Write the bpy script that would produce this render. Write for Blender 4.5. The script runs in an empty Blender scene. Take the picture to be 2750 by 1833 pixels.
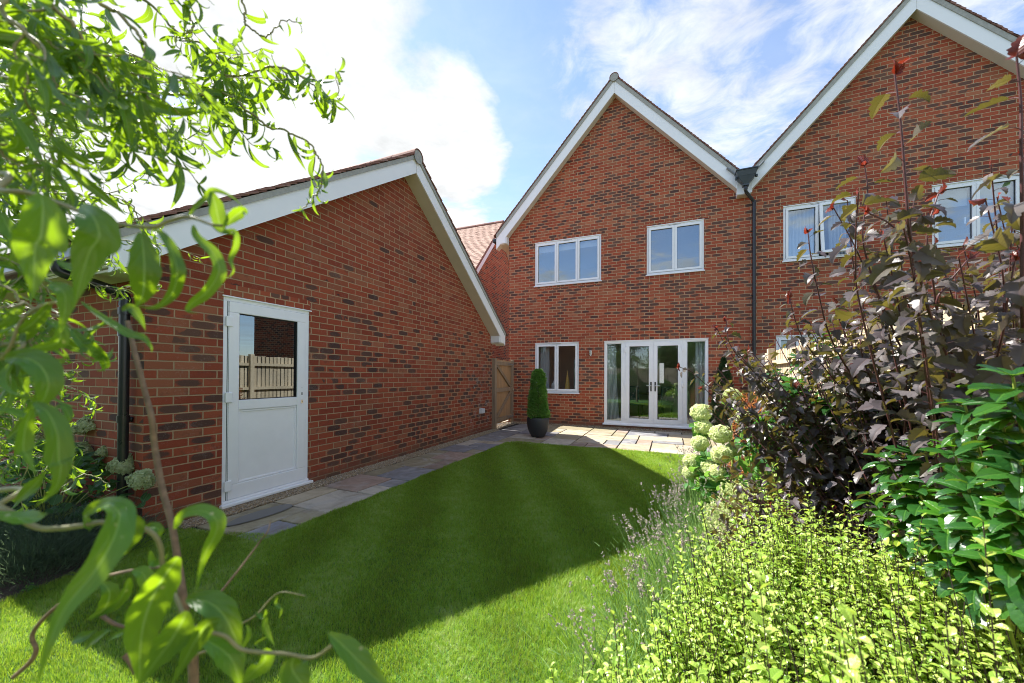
import bpy, bmesh, math, random
import numpy as np
from mathutils import Matrix, Vector
rng = np.random.default_rng(7); random.seed(7)
scn = bpy.context.scene; COL = scn.collection
R_ = math.radians

# ------------------------------------------------------------------ camera
CAMLOC = np.array([3.949, -9.867, 1.294]); FPX = 1013.3; SH = 84.45
def rotm(yaw, pitch, roll):
    cy, sy = np.cos(yaw), np.sin(yaw); Rz = np.array([[cy,-sy,0],[sy,cy,0],[0,0,1]])
    cp, sp = np.cos(pitch), np.sin(pitch); Rx = np.array([[1,0,0],[0,cp,-sp],[0,sp,cp]])
    cr, sr = np.cos(roll), np.sin(roll); Ry = np.array([[cr,0,sr],[0,1,0],[-sr,0,cr]])
    return Rz @ Rx @ Ry
CM = rotm(R_(22.672), R_(.432), R_(-.273))
def at(px, py, D):
    """a point D metres in front of the viewpoint, surveyed from the photograph"""
    return CAMLOC + D * (CM @ np.array([(px-1375)/FPX, 1, -(py-916.5-SH)/FPX]))
def atz(px, py, z):
    d = CM @ np.array([(px-1375)/FPX, 1, -(py-916.5-SH)/FPX]); return CAMLOC + (z-CAMLOC[2])/d[2]*d
cam = bpy.data.cameras.new('camera'); co = bpy.data.objects.new('camera', cam); COL.objects.link(co)
m = Matrix([[*(CM[i,0],)*1, CM[i,2], -CM[i,1], CAMLOC[i]] for i in range(3)] + [[0,0,0,1]])
co.matrix_world = m
cam.sensor_width = 36; cam.lens = FPX/2750*36; cam.shift_y = SH/2750; cam.clip_start = .02; cam.clip_end = 500
cam.dof.use_dof = True; cam.dof.focus_distance = 6.5; cam.dof.aperture_fstop = 4.0
scn.camera = co

# ------------------------------------------------------------------ mesh collector
ORG = {}
class QM:
    def __init__(s): s.V=[]; s.F=[]; s.U=[]; s.M=[]; s.n=0
    def add(s, V, F, UV=None, mi=0):
        V = np.asarray(V, float).reshape(-1,3); F = np.asarray(F, int)
        s.V.append(V); s.F.append(F + s.n); s.n += len(V)
        s.U.append(None if UV is None else np.asarray(UV, float).reshape(-1,2)); s.M.append(np.full(len(F), mi))
    def quad(s, a, b, c, d, mi=0): s.add([a,b,c,d], [[0,1,2,3]], None, mi)
    def poly(s, pts, mi=0): s.add(pts, [list(range(len(pts)))], None, mi)
    def box(s, x0,x1,y0,y1,z0,z1, mi=0):
        V=[(x,y,z) for x in (x0,x1) for y in (y0,y1) for z in (z0,z1)]
        s.add(V, [[0,1,3,2],[4,6,7,5],[0,4,5,1],[2,3,7,6],[0,2,6,4],[1,5,7,3]], None, mi)
    def prism(s, pts, d, mi=0):
        """extrude the closed outline pts by the vector d"""
        P=np.asarray(pts,float); n=len(P); s.add(np.vstack([P,P+np.asarray(d,float)]), [[i,(i+1)%n,(i+1)%n+n,i+n] for i in range(n)], None, mi)
        s.poly(P[::-1], mi); s.poly(P+np.asarray(d,float), mi)
    def bar(s, p, q, w, h, up=(0,0,1), mi=0):
        p=np.asarray(p,float); q=np.asarray(q,float); t=q-p; t/=np.linalg.norm(t); a=np.cross(t,up); a/=np.linalg.norm(a); b=np.cross(a,t)
        c=[p+sx*a*w/2+sy*b*h/2 for sx,sy in ((-1,-1),(1,-1),(1,1),(-1,1))]
        s.prism(c, q-p, mi)
    def tube(s, P, r, n=6, mi=0, cap=False):
        P=np.asarray(P,float); k=len(P); r=np.broadcast_to(np.asarray(r,float),(k,))
        T=np.gradient(P,axis=0); T/=np.linalg.norm(T,axis=1)[:,None]+1e-12
        a=np.cross(T[0],(0.13,0.2,0.97)); 
        if np.linalg.norm(a)<.05: a=np.cross(T[0],(1,0,0))
        V=[]
        for i in range(k):
            a=a-T[i]*np.dot(a,T[i]); a/=np.linalg.norm(a)+1e-12; b=np.cross(T[i],a)
            th=np.arange(n)*2*np.pi/n; V.append(P[i]+r[i]*(np.outer(np.cos(th),a)+np.outer(np.sin(th),b)))
        F=[[i*n+j,i*n+(j+1)%n,(i+1)*n+(j+1)%n,(i+1)*n+j] for i in range(k-1) for j in range(n)]
        s.add(np.vstack(V),F,None,mi)
        if cap: s.poly(V[0][::-1],mi); s.poly(V[-1],mi)
    def lathe(s, c, prof, n=32, mi=0):
        th=np.arange(n)*2*np.pi/n; V=[[c[0]+r*np.cos(t),c[1]+r*np.sin(t),c[2]+z] for r,z in prof for t in th]
        s.add(V,[[i*n+j,i*n+(j+1)%n,(i+1)*n+(j+1)%n,(i+1)*n+j] for i in range(len(prof)-1) for j in range(n)],None,mi)
    def leaves(s, T, pos, d, nrm, size, mi=0):
        TV,TF,TU=T; pos=np.atleast_2d(pos); N=len(pos); d=np.broadcast_to(d,(N,3)).astype(float); nrm=np.broadcast_to(nrm,(N,3)).astype(float)
        d=d/(np.linalg.norm(d,axis=1)[:,None]+1e-9); sd=np.cross(d,nrm); sd/=np.linalg.norm(sd,axis=1)[:,None]+1e-9; nn=np.cross(sd,d)
        size=np.broadcast_to(size,(N,)).astype(float)
        V=pos[:,None,:]+size[:,None,None]*(TV[None,:,0,None]*sd[:,None,:]+TV[None,:,1,None]*d[:,None,:]+TV[None,:,2,None]*nn[:,None,:])
        k=len(TV); F=(TF[None]+(np.arange(N)*k)[:,None,None]).reshape(-1,TF.shape[1])
        s.add(V.reshape(-1,3),F,np.tile(TU.reshape(-1,2),(N,1)),mi)
    def build(s, name, mats, parent=None, origin=None, recalc=True, smooth=False, boxuv=False, bevel=0, kind=None):
        V=np.vstack(s.V); o=ORG.get(parent.name, np.zeros(3)) if parent else (np.zeros(3) if origin is None else np.asarray(origin,float))
        V=V-o; me=bpy.data.meshes.new(name)
        loops=np.concatenate([f.ravel() for f in s.F]); tot=np.concatenate([np.full(len(f),f.shape[1]) for f in s.F]); st=np.concatenate([[0],np.cumsum(tot)[:-1]])
        me.vertices.add(len(V)); me.vertices.foreach_set('co',V.astype(np.float32).ravel())
        me.loops.add(len(loops)); me.loops.foreach_set('vertex_index',loops.astype(np.int32))
        me.polygons.add(len(tot)); me.polygons.foreach_set('loop_start',st.astype(np.int32)); me.polygons.foreach_set('loop_total',tot.astype(np.int32))
        me.polygons.foreach_set('material_index',np.concatenate(s.M).astype(np.int32))
        me.polygons.foreach_set('use_smooth',np.full(len(tot),bool(smooth)))
        if any(u is not None for u in s.U):
            uv=np.concatenate([(u if u is not None else np.zeros((f.size,2))) for u,f in zip(s.U,s.F)])
            l=me.uv_layers.new(name='UVMap'); l.data.foreach_set('uv',uv.astype(np.float32).ravel())
        me.update(calc_edges=True)
        if recalc:
            bm=bmesh.new(); bm.from_mesh(me); bmesh.ops.recalc_face_normals(bm,faces=bm.faces); bm.to_mesh(me); bm.free()
        if boxuv:
            l=me.uv_layers.new(name='UVMap'); W=V+o
            for p in me.polygons:
                n=p.normal; ax=max(range(3),key=lambda i:abs(n[i]))
                for li in p.loop_indices:
                    w=W[me.loops[li].vertex_index]; l.data[li].uv=((w[1],w[2]) if ax==0 else (w[0],w[2]) if ax==1 else (w[0],w[1]))
        for mm in (mats if isinstance(mats,(list,tuple)) else [mats]): me.materials.append(mm)
        ob=bpy.data.objects.new(name,me); COL.objects.link(ob)
        if parent: ob.parent=parent
        else: ob.location=o
        ORG[ob.name]=o
        if bevel:
            b=ob.modifiers.new('bevel','BEVEL'); b.width=bevel; b.segments=2; b.limit_method='ANGLE'; b.angle_limit=R_(40); b.harden_normals=False
        if kind: ob['kind']=kind
        return ob
def thing(name, label, cat, loc=(0,0,0), group=None):
    o=bpy.data.objects.new(name,None); COL.objects.link(o); o.location=loc; o.empty_display_size=.1
    ORG[o.name]=np.asarray(loc,float); tag(o,label,cat,group); return o
def tag(o, label, cat, group=None):
    o['label']=label; o['category']=cat
    if group: o['group']=group
    return o

def smooth_path(P, n=6):
    P=np.asarray(P,float); out=[]
    Q=np.vstack([2*P[0]-P[1],P,2*P[-1]-P[-2]])
    for i in range(1,len(Q)-2):
        for k in range(n):
            t=k/n; a,b,c,d=Q[i-1],Q[i],Q[i+1],Q[i+2]
            out.append(.5*((2*b)+(-a+c)*t+(2*a-5*b+4*c-d)*t*t+(-a+3*b-3*c+d)*t**3))
    out.append(P[-1]); return np.array(out)

# ------------------------------------------------------------------ node helper
class NT:
    def __init__(s, name, world=False):
        if world: s.m=bpy.data.worlds.new('World'); scn.world=s.m
        else: s.m=bpy.data.materials.new(name)
        s.m.use_nodes=True; s.t=s.m.node_tree; s.t.nodes.clear(); s.L=s.t.links
    def n(s, typ, ins=None, **kw):
        nd=s.t.nodes.new(typ)
        for k,v in kw.items(): setattr(nd,k,v)
        for k,v in (ins or {}).items():
            if hasattr(v,'is_output') or isinstance(v,bpy.types.NodeSocket): s.L.new(v,nd.inputs[k])
            else: nd.inputs[k].default_value=v
        return nd
    def math(s, op, a, b=None, c=None, clamp=False):
        d={0:a}
        if b is not None: d[1]=b
        if c is not None: d[2]=c
        nd=s.n('ShaderNodeMath',d,operation=op,use_clamp=clamp); return nd.outputs[0]
    def noise(s, vec, scale, detail=4, rough=.55, dist=0):
        return s.n('ShaderNodeTexNoise',{'Vector':vec,'Scale':scale,'Detail':detail,'Roughness':rough,'Distortion':dist})
    def mr(s, v, a, b, c=0., d=1., smooth=False):
        return s.n('ShaderNodeMapRange',{'Value':v,'From Min':a,'From Max':b,'To Min':c,'To Max':d},interpolation_type='SMOOTHSTEP' if smooth else 'LINEAR').outputs[0]
    def mix(s, f, a, b, blend='MIX'):
        nd=s.n('ShaderNodeMix',data_type='RGBA',blend_type=blend)
        for i,v in ((0,f),(6,a),(7,b)):
            if isinstance(v,bpy.types.NodeSocket): s.L.new(v,nd.inputs[i])
            else: nd.inputs[i].default_value=(v if i==0 else (*v,1) if len(v)==3 else v)
        return nd.outputs[2]
    def ramp(s, f, stops, interp='LINEAR'):
        nd=s.n('ShaderNodeValToRGB',{0:f}); cr=nd.color_ramp; cr.interpolation=interp
        while len(cr.elements)<len(stops): cr.elements.new(.5)
        for e,(p,c) in zip(cr.elements,stops): e.position=p; e.color=(*c,1)
        return nd.outputs[0]
    def bump(s, h, strength=.4, dist=.01, normal=None):
        d={'Height':h,'Strength':strength,'Distance':dist}
        if normal is not None: d['Normal']=normal
        return s.n('ShaderNodeBump',d).outputs[0]
    def principled(s, **k):
        nd=s.n('ShaderNodeBsdfPrincipled'); 
        for a,v in k.items():
            a=a.replace('_',' ')
            if isinstance(v,bpy.types.NodeSocket): s.L.new(v,nd.inputs[a])
            else: nd.inputs[a].default_value=((*v,1) if isinstance(v,tuple) and len(v)==3 and 'Color' in a else v)
        return nd.outputs[0]
    def out(s, sh):
        o=s.n('ShaderNodeOutputMaterial'); s.L.new(sh,o.inputs[0]); return s.m

def plain(name, col, rough=.5, var=.08, scale=30, bump=0., metal=0., spec=.5, dirt=0):
    t=NT(name); g=t.n('ShaderNodeTexCoord').outputs['Object']; nz=t.noise(g,scale).outputs[0]
    c=t.mix(t.mr(nz,.3,.7), tuple(x*(1-var) for x in col), tuple(min(1,x*(1+var)) for x in col))
    if dirt:
        big=t.noise(g,3.,6,.7).outputs[0]; c=t.mix(t.mr(big,.48,.75,0,dirt), c, (.22,.2,.15))
    k=dict(Base_Color=c, Roughness=t.mr(nz,.2,.8,max(0,rough-.06),rough+.06), Metallic=metal)
    k['Specular_IOR_Level']=spec
    if bump: k['Normal']=t.bump(nz,bump,.004)
    return t.out(t.principled(**k))

def brick_mat(name, w=.225, dark=.3, topfade=None, stain=False, zoff=.097, tone=1.0):
    t=NT(name); uv=t.n('ShaderNodeUVMap').outputs[0]; geo=t.n('ShaderNodeNewGeometry').outputs['Position']
    wob=t.noise(uv,22.,3).outputs['Color']; sw=t.n('ShaderNodeVectorMath',{0:wob,1:(.5,.5,.5)},operation='SUBTRACT').outputs[0]
    sw=t.n('ShaderNodeVectorMath',{0:sw,'Scale':.0045},operation='SCALE').outputs[0]
    sp=t.n('ShaderNodeSeparateXYZ',{0:t.n('ShaderNodeVectorMath',{0:uv,1:sw},operation='ADD').outputs[0]})
    u,v=sp.outputs[0],t.math('SUBTRACT',sp.outputs[1],zoff)
    rv=t.math('DIVIDE',v,.075); row=t.math('FLOOR',rv); par=t.math('MULTIPLY',t.math('FLOORED_MODULO',row,2.),.5)
    uu=t.math('ADD',t.math('DIVIDE',u,w),par); col=t.math('FLOOR',uu)
    fu=t.math('MULTIPLY',t.math('FRACT',uu),w); fv=t.math('MULTIPLY',t.math('FRACT',rv),.075)
    du=t.math('MINIMUM',fu,t.math('SUBTRACT',w,fu)); dv=t.math('MINIMUM',fv,t.math('SUBTRACT',.075,fv))
    d=t.math('MINIMUM',du,dv); fine=t.noise(uv,140.,3).outputs[0]
    d=t.math('ADD',d,t.math('MULTIPLY',t.math('SUBTRACT',fine,.5),.004))
    mort=t.mr(d,.0042,.0068,1.,0.,True)
    wn=t.n('ShaderNodeTexWhiteNoise',{'Vector':t.n('ShaderNodeCombineXYZ',{0:col,1:row}).outputs[0]},noise_dimensions='2D')
    rs=t.n('ShaderNodeSeparateColor',{0:wn.outputs[1]}); r1,r2,r3=rs.outputs
    base=t.ramp(r1,[(0,(.28,.048,.023)),(.3,(.36,.068,.032)),(.6,(.43,.094,.042)),(.85,(.33,.102,.052)),(1,(.44,.150,.076))])
    e=t.math('ADD',t.math('POWER',t.math('ABSOLUTE',t.math('DIVIDE',t.math('SUBTRACT',fu,w/2),w*.46)),2.5),t.math('POWER',t.math('ABSOLUTE',t.math('DIVIDE',t.math('SUBTRACT',fv,.0375),.034)),2.5))
    cl=t.noise(uv,14.,3,.6); e=t.math('ADD',e,t.math('MULTIPLY',t.math('SUBTRACT',cl.outputs[0],.5),1.6)); e=t.math('ADD',e,t.math('MULTIPLY',r3,.5))
    patch=t.noise(uv,.55,4,.6).outputs[0]; pr=t.mr(patch,.32,.68,dark*.35,dark*1.65)
    if topfade:
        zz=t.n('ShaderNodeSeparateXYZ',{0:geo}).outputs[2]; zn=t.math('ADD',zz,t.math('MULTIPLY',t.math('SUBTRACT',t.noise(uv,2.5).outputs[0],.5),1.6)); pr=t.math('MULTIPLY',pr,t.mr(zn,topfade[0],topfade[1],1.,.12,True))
    isd=t.math('LESS_THAN',r2,pr); dk=t.math('MULTIPLY',isd,t.mr(e,.75,1.35,1.,0.,True))
    dcol=t.mix(r1,(.050,.038,.038),(.13,.075,.058)); c=t.mix(t.math('MULTIPLY',dk,.93),base,dcol)
    part=t.math('MULTIPLY',t.math('LESS_THAN',r3,.35),t.mr(cl.outputs[0],.52,.66)); c=t.mix(t.math('MULTIPLY',part,.45),c,(.10,.05,.04))
    c=t.mix(t.mr(fine,.3,.75,.0,.35),c,t.mix(.5,c,(.36,.16,.10)))
    mc=t.mix(t.noise(uv,9.,4).outputs[0],(.38,.255,.145),(.60,.43,.27)); c=t.mix(mort,c,mc)
    if stain:
        s1=t.noise(uv,5.5,5,.75).outputs[0]; s2=t.noise(uv,60.,3,.7).outputs[0]
        pos=t.n('ShaderNodeSeparateXYZ',{0:geo}); zy=t.math('MULTIPLY',t.mr(pos.outputs[1],-3.6,-2.2,0.,1.,True),t.mr(pos.outputs[2],1.75,1.3,0.,1.,True))
        f=t.math('MULTIPLY',t.mr(t.math('ADD',t.math('MULTIPLY',s1,.55),t.math('MULTIPLY',s2,.45)),.53,.64),t.math('MAXIMUM',zy,.16)); c=t.mix(t.math('MULTIPLY',f,.75),c,(.62,.60,.58))
    dr=t.noise(uv,.45,4,.6).outputs[0]; c=t.mix(t.mr(dr,.35,.7,.0,.16),c,(.20,.11,.07)); c=t.mix(t.mr(t.noise(uv,2.2,5,.7).outputs[0],.66,.80,0.,.12),c,(.50,.38,.28))
    low=t.n('ShaderNodeSeparateXYZ',{0:geo}).outputs[2]; dn=t.noise(uv,6.,4).outputs[0]
    c=t.mix(t.math('MULTIPLY',t.mr(t.math('SUBTRACT',low,t.math('MULTIPLY',dn,.22)),-.05,.06,.65,0.),.8),c,(.17,.11,.075))
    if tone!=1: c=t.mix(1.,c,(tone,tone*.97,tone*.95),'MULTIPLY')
    h=t.math('ADD',t.math('MULTIPLY',t.math('SUBTRACT',1.,mort),.8),t.math('MULTIPLY',fine,.35)); h=t.math('ADD',h,t.math('MULTIPLY',r3,.12))
    return t.out(t.principled(Base_Color=c,Roughness=.86,Specular_IOR_Level=.25,Normal=t.bump(h,.7,.006)))

def leaf_mat(name, cols, trans, tfac=.42, rough=.4, vein=(.5,.6,.2), vfac=.3, spec=.5, quilt=0, under=None, spots=0):
    t=NT(name); g=t.n('ShaderNodeNewGeometry'); ri=g.outputs['Random Per Island']; uv=t.n('ShaderNodeUVMap').outputs[0]
    sp=t.n('ShaderNodeSeparateXYZ',{0:uv}); u=t.math('ABSOLUTE',t.math('SUBTRACT',sp.outputs[0],.5)); v=sp.outputs[1]
    oc=t.n('ShaderNodeTexCoord').outputs['Object']
    c=t.ramp(ri,[(i/(len(cols)-1),x) for i,x in enumerate(cols)])
    nz=t.noise(oc,60.,3).outputs[0]; c=t.mix(t.mr(nz,.35,.7,0.,.25),c,tuple(x*.55 for x in cols[0]))
    side=t.math('SINE',t.math('MULTIPLY',t.math('ADD',t.math('MULTIPLY',v,1.),t.math('MULTIPLY',u,-.55)),40.))
    vm=t.math('MAXIMUM',t.mr(u,.012,.05,1.,0.),t.mr(side,.9,1.,0.,.35))
    c=t.mix(t.math('MULTIPLY',vm,vfac),c,vein)
    if under: c=t.mix(g.outputs['Backfacing'],c,under)
    h=t.math('ADD',t.math('MULTIPLY',side,-.3 if not quilt else -.06),t.math('MULTIPLY',t.mr(u,0.,.08),.6))
    nm=t.bump(t.math('ADD',h,t.math('MULTIPLY',t.noise(oc,75.,2).outputs[0],quilt*1.6)),.25+quilt*.6,.002+quilt*.0012)
    if spots:
        vo=t.n('ShaderNodeTexVoronoi',{'Vector':oc,'Scale':150.}); vr=t.n('ShaderNodeSeparateColor',{0:vo.outputs['Color']}).outputs[0]
        sf=t.math('MULTIPLY',t.mr(vo.outputs['Distance'],.18,.32,1.,0.),t.math('GREATER_THAN',vr,1-spots)); c=t.mix(sf,c,(.45,.42,.25))
    p=t.principled(Base_Color=c,Roughness=rough,Specular_IOR_Level=spec,Normal=nm)
    tc=t.mix(ri,trans,tuple(min(1,x*1.25) for x in trans)); tc=t.mix(t.math('MULTIPLY',vm,.35),tc,tuple(x*.5 for x in trans)) if quilt else t.mix(t.mr(u,.015,.045,.7,0.),tc,tuple(min(.95,x*1.3+.2) for x in trans))
    tr=t.n('ShaderNodeBsdfTranslucent',{'Color':tc}).outputs[0]
    return t.out(t.n('ShaderNodeMixShader',{0:tfac,1:p,2:tr}).outputs[0])

# ------------------------------------------------------------------ leaf templates (x across, y along, z normal)
def ribbon(prof, hw, curl=0., twist=0., fold=.25, n=10, cp=1.4, droop=0.):
    ts=np.linspace(0,1,n+1); V=[]; U=[]; p=np.zeros(3); a0=0
    for i,t_ in enumerate(ts):
        a=curl*t_**cp; tg=np.array([math.sin(droop*t_),math.cos(a),-math.sin(a)]); tg/=np.linalg.norm(tg)
        if i: p=p+tg/n
        w=hw*prof(t_)+.0008; th=twist*t_; lat=np.array([math.cos(th),0,math.sin(th)]); lat=lat-tg*np.dot(lat,tg); lat/=np.linalg.norm(lat); nr=np.cross(lat,tg)
        V+= [p-lat*w+nr*w*fold, p, p+lat*w+nr*w*fold]; U+=[(.5-.5*w/hw,t_),(.5,t_),(.5+.5*w/hw,t_)]
    F=[]
    for i in range(n): F+=[[3*i,3*i+1,3*i+4,3*i+3],[3*i+1,3*i+2,3*i+5,3*i+4]]
    F=np.array(F); return (np.array(V),F,np.array(U)[F])
lance2=lambda t:(math.sin(math.pi*min(1,t**.8))**1.25 if 0<t<1 else 0)
lance=lambda t:(math.sin(math.pi*min(1,t**.75))**.85 if 0<t<1 else 0)
oval=lambda t:(math.sin(math.pi*t**.9)**.6 if 0<t<1 else 0)
def lobed(t):
    xs=[0,.06,.13,.24,.30,.37,.47,.55,.62,.72,.8,.88,.95,1]; ys=[.02,.45,.62,.66,.98,.55,.50,.78,.42,.36,.38,.2,.12,0]
    return float(np.interp(t,xs,ys))
def serr(f,k=9,a=.12): return lambda t:f(t)*(1+a*math.sin(k*2*math.pi*t))
SUN_E=5.0; SKY_S=.125; EXPO=1.30; CLOUD=4.1; SKYTINT=(1.03,.99,.99)
# ------------------------------------------------------------------ materials
M={}
M['brickA']=brick_mat('red_multi_brick',dark=.36)
M['brickH']=brick_mat('header_brick',w=.1125,dark=.18,tone=.92)
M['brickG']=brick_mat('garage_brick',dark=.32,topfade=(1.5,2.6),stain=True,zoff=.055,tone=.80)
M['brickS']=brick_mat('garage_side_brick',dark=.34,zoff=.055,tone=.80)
M['white']=plain('white_upvc',(.87,.885,.91),.32,.015,8,dirt=.05)
M['whited']=plain('white_barge_board',(.87,.885,.91),.42,.02,6,dirt=.04)
M['under']=plain('undercloak_mortar',(.36,.36,.33),.8,.15,25,.3)
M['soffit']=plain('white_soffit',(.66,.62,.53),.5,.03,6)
M['black']=plain('black_upvc',(.016,.018,.021),.30,.1,10)
M['slate']=plain('dark_grey_metal',(.045,.06,.075),.4,.1,10)
M['seal']=plain('black_rubber',(.01,.01,.01),.6)
M['steel']=plain('brushed_steel',(.62,.62,.60),.28,.04,60,metal=1.)
M['wall_in']=plain('painted_plaster',(.55,.52,.47),.8)
M['floor_in']=plain('dark_floor',(.12,.09,.06),.4)
M['pot']=plain('dark_planter',(.030,.033,.038),.55,.15,60,.15)
M['soil']=plain('bare_soil',(.045,.030,.020),.95,.4,40,.8)
M['ceramic']=plain('white_ceramic',(.75,.75,.73),.15)
M['gold']=plain('gold_cone',(.55,.35,.07),.35,.2,60,.4)
M['chairf']=plain('teal_fabric',(.02,.07,.08),.8)
M['lead']=plain('lead_flashing',(.20,.22,.24),.5,.1,20)
M['sock']=plain('grey_plastic',(.70,.72,.74),.35)
def glass(name, tint, base=.10, mult=1.):
    t=NT(name); fc=t.n('ShaderNodeLayerWeight',{'Blend':.5}).outputs['Facing']
    f=t.math('ADD',t.math('MULTIPLY',t.math('POWER',fc,4.),mult),base,clamp=True)
    nz=t.noise(t.n('ShaderNodeTexCoord').outputs['Object'],.9,1).outputs[0]
    gl=t.n('ShaderNodeBsdfGlossy',{'Color':(.80,.91,1,1),'Roughness':.0,'Normal':t.bump(nz,.02,.002)}).outputs[0]
    tr=t.n('ShaderNodeBsdfTransparent',{'Color':(*tint,1)}).outputs[0]
    return t.out(t.n('ShaderNodeMixShader',{0:f,1:tr,2:gl}).outputs[0])
M['glass']=glass('window_glass',(.96,.98,.98),.105,.8)
M['glassU']=glass('upstairs_glass',(.94,.96,.97),.20,.8)
t=NT('curtain_cloth'); g=t.n('ShaderNodeTexCoord').outputs['Object']
p=t.principled(Base_Color=t.mix(t.noise(g,40.).outputs[0],(.66,.72,.76),(.78,.82,.85)),Roughness=.9)
M['curtain']=t.out(t.n('ShaderNodeMixShader',{0:.3,1:p,2:t.n('ShaderNodeBsdfTranslucent',{'Color':(.5,.55,.6,1)}).outputs[0]}).outputs[0])
# roof tiles: each clay tile its own tone
def tile_mat(name, a, b, c2):
    t=NT(name); ri=t.n('ShaderNodeNewGeometry').outputs['Random Per Island']; g=t.n('ShaderNodeTexCoord').outputs['Object']
    c=t.ramp(ri,[(0,a),(.5,b),(1,c2)]); nz=t.noise(g,35.,4).outputs[0]; c=t.mix(t.mr(nz,.4,.7,0,.5),c,(.12,.07,.06))
    return t.out(t.principled(Base_Color=c,Roughness=.85,Normal=t.bump(nz,.4,.004)))
M['tile']=tile_mat('clay_tile',(.19,.085,.065),(.27,.125,.095),(.33,.19,.15))
# timber
def wood(name, a, b, sc=1., knots=True):
    t=NT(name); g=t.n('ShaderNodeTexCoord').outputs['Object']; ri=t.n('ShaderNodeNewGeometry').outputs['Random Per Island']
    mp=t.n('ShaderNodeMapping',{'Vector':g,'Scale':(26*sc,26*sc,1.6*sc)}); off=t.n('ShaderNodeVectorMath',{0:mp.outputs[0],1:t.n('ShaderNodeCombineXYZ',{0:t.math('MULTIPLY',ri,40.),1:ri}).outputs[0]},operation='ADD').outputs[0]
    nz=t.noise(off,1.,5,.6,1.2).outputs[0]; c=t.mix(t.mr(nz,.3,.7),a,b); c=t.mix(t.mr(ri,0,1,0,.4),c,tuple(x*.72 for x in a))
    big=t.noise(g,2.,4).outputs[0]; c=t.mix(t.mr(big,.5,.75,0,.45),c,(.20,.18,.15))
    return t.out(t.principled(Base_Color=c,Roughness=.8,Normal=t.bump(nz,.35,.004)))
M['woodg']=wood('gate_timber',(.36,.20,.09),(.54,.34,.17))
M['woodw']=wood('weathered_timber',(.24,.165,.10),(.40,.29,.19))
M['woodf']=wood('fence_timber',(.50,.39,.25),(.68,.56,.40))
# paving
def slab_mat():
    t=NT('sandstone_slab'); g=t.n('ShaderNodeNewGeometry'); ri=g.outputs['Random Per Island']; po=g.outputs['Position']
    c=t.ramp(ri,[(0,(.44,.37,.26)),(.14,(.23,.235,.25)),(.28,(.50,.42,.29)),(.42,(.32,.28,.17)),(.56,(.38,.27,.21)),(.70,(.22,.225,.25)),(.82,(.52,.47,.38)),(.93,(.27,.20,.15))],'CONSTANT')
    of=t.n('ShaderNodeVectorMath',{0:po,1:t.n('ShaderNodeCombineXYZ',{0:t.math('MULTIPLY',ri,70.),1:t.math('MULTIPLY',ri,31.)}).outputs[0]},operation='ADD').outputs[0]
    n1=t.noise(of,3.2,6,.6,1.5).outputs[0]; n2=t.noise(of,1.3,3,.5,3.).outputs[0]; n3=t.noise(po,160.,3).outputs[0]
    c=t.mix(t.mr(n1,.42,.68,0,.55),c,(.17,.135,.095)); c=t.mix(t.mr(n2,.52,.7,0,.5),c,(.45,.44,.42)); c=t.mix(t.mr(n3,.4,.7,0,.18),c,(.12,.11,.10))
    h=t.math('ADD',t.noise(of,9.,6,.65).outputs[0],t.math('MULTIPLY',n3,.2))
    return t.out(t.principled(Base_Color=c,Roughness=t.mr(n1,.3,.7,.5,.8),Normal=t.bump(h,.5,.012)))
M['slab']=slab_mat()
M['joint']=plain('joint_grit',(.022,.020,.017),.95,.3,120,.6)
t=NT('gravel_stone'); ri=t.n('ShaderNodeNewGeometry').outputs['Random Per Island']
M['gravel']=t.out(t.principled(Base_Color=t.ramp(ri,[(0,(.22,.15,.08)),(.3,(.42,.31,.18)),(.55,(.30,.24,.17)),(.8,(.55,.47,.36)),(1,(.14,.11,.09))]),Roughness=.6))
# lawn
def grass_mat(blade):
    t=NT('grass_blade' if blade else 'lawn_base'); g=t.n('ShaderNodeNewGeometry'); po=g.outputs['Position']
    n=t.noise(po,1.3,4,.6).outputs[0]; n2=t.noise(po,5.,4,.65).outputs[0]
    sp=t.n('ShaderNodeSeparateXYZ',{0:po}); ph=t.math('ADD',t.math('MULTIPLY',sp.outputs[0],1.),t.math('MULTIPLY',sp.outputs[1],.55))
    st=t.math('SINE',t.math('ADD',t.math('MULTIPLY',ph,7.6),t.math('MULTIPLY',n,2.5)))
    f=t.math('ADD',t.math('ADD',t.math('MULTIPLY',n,.30),t.math('MULTIPLY',n2,.62)),t.math('MULTIPLY',st,.13),clamp=True)
    f=t.math('ADD',f,t.math('ADD',t.math('MULTIPLY',t.math('SUBTRACT',t.noise(po,38.,3,.6).outputs[0],.5),1.15),t.math('MULTIPLY',t.math('SUBTRACT',t.noise(po,13.,3,.6).outputs[0],.5),.55)),clamp=True)
    c=t.ramp(f,[(.2,(.035,.13,.012)),(.40,(.085,.25,.022)),(.58,(.17,.38,.045)),(.78,(.38,.50,.20))])
    if not blade:
        nn=t.noise(po,90.,4).outputs[0]; c=t.mix(t.mr(nn,.3,.7),tuple([.018,.032,.006]),c)
        return t.out(t.principled(Base_Color=c,Roughness=.9,Normal=t.bump(nn,.8,.02)))
    ri=g.outputs['Random Per Island']; c=t.mix(t.mr(ri,0,1,0,.6),c,(.40,.46,.04)); c=t.mix(t.mr(ri,.90,1,0,.8),c,(.42,.34,.16))
    p=t.principled(Base_Color=c,Roughness=.5,Specular_IOR_Level=.35)
    tc=t.mix(.5,c,(.60,.80,.04))
    return t.out(t.n('ShaderNodeMixShader',{0:.45,1:p,2:t.n('ShaderNodeBsdfTranslucent',{'Color':tc}).outputs[0]}).outputs[0])
M['lawn']=grass_mat(False); M['grass']=grass_mat(True)
t=NT('ground_earth'); po=t.n('ShaderNodeNewGeometry').outputs['Position']; n=t.noise(po,.6,5).outputs[0]
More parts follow.
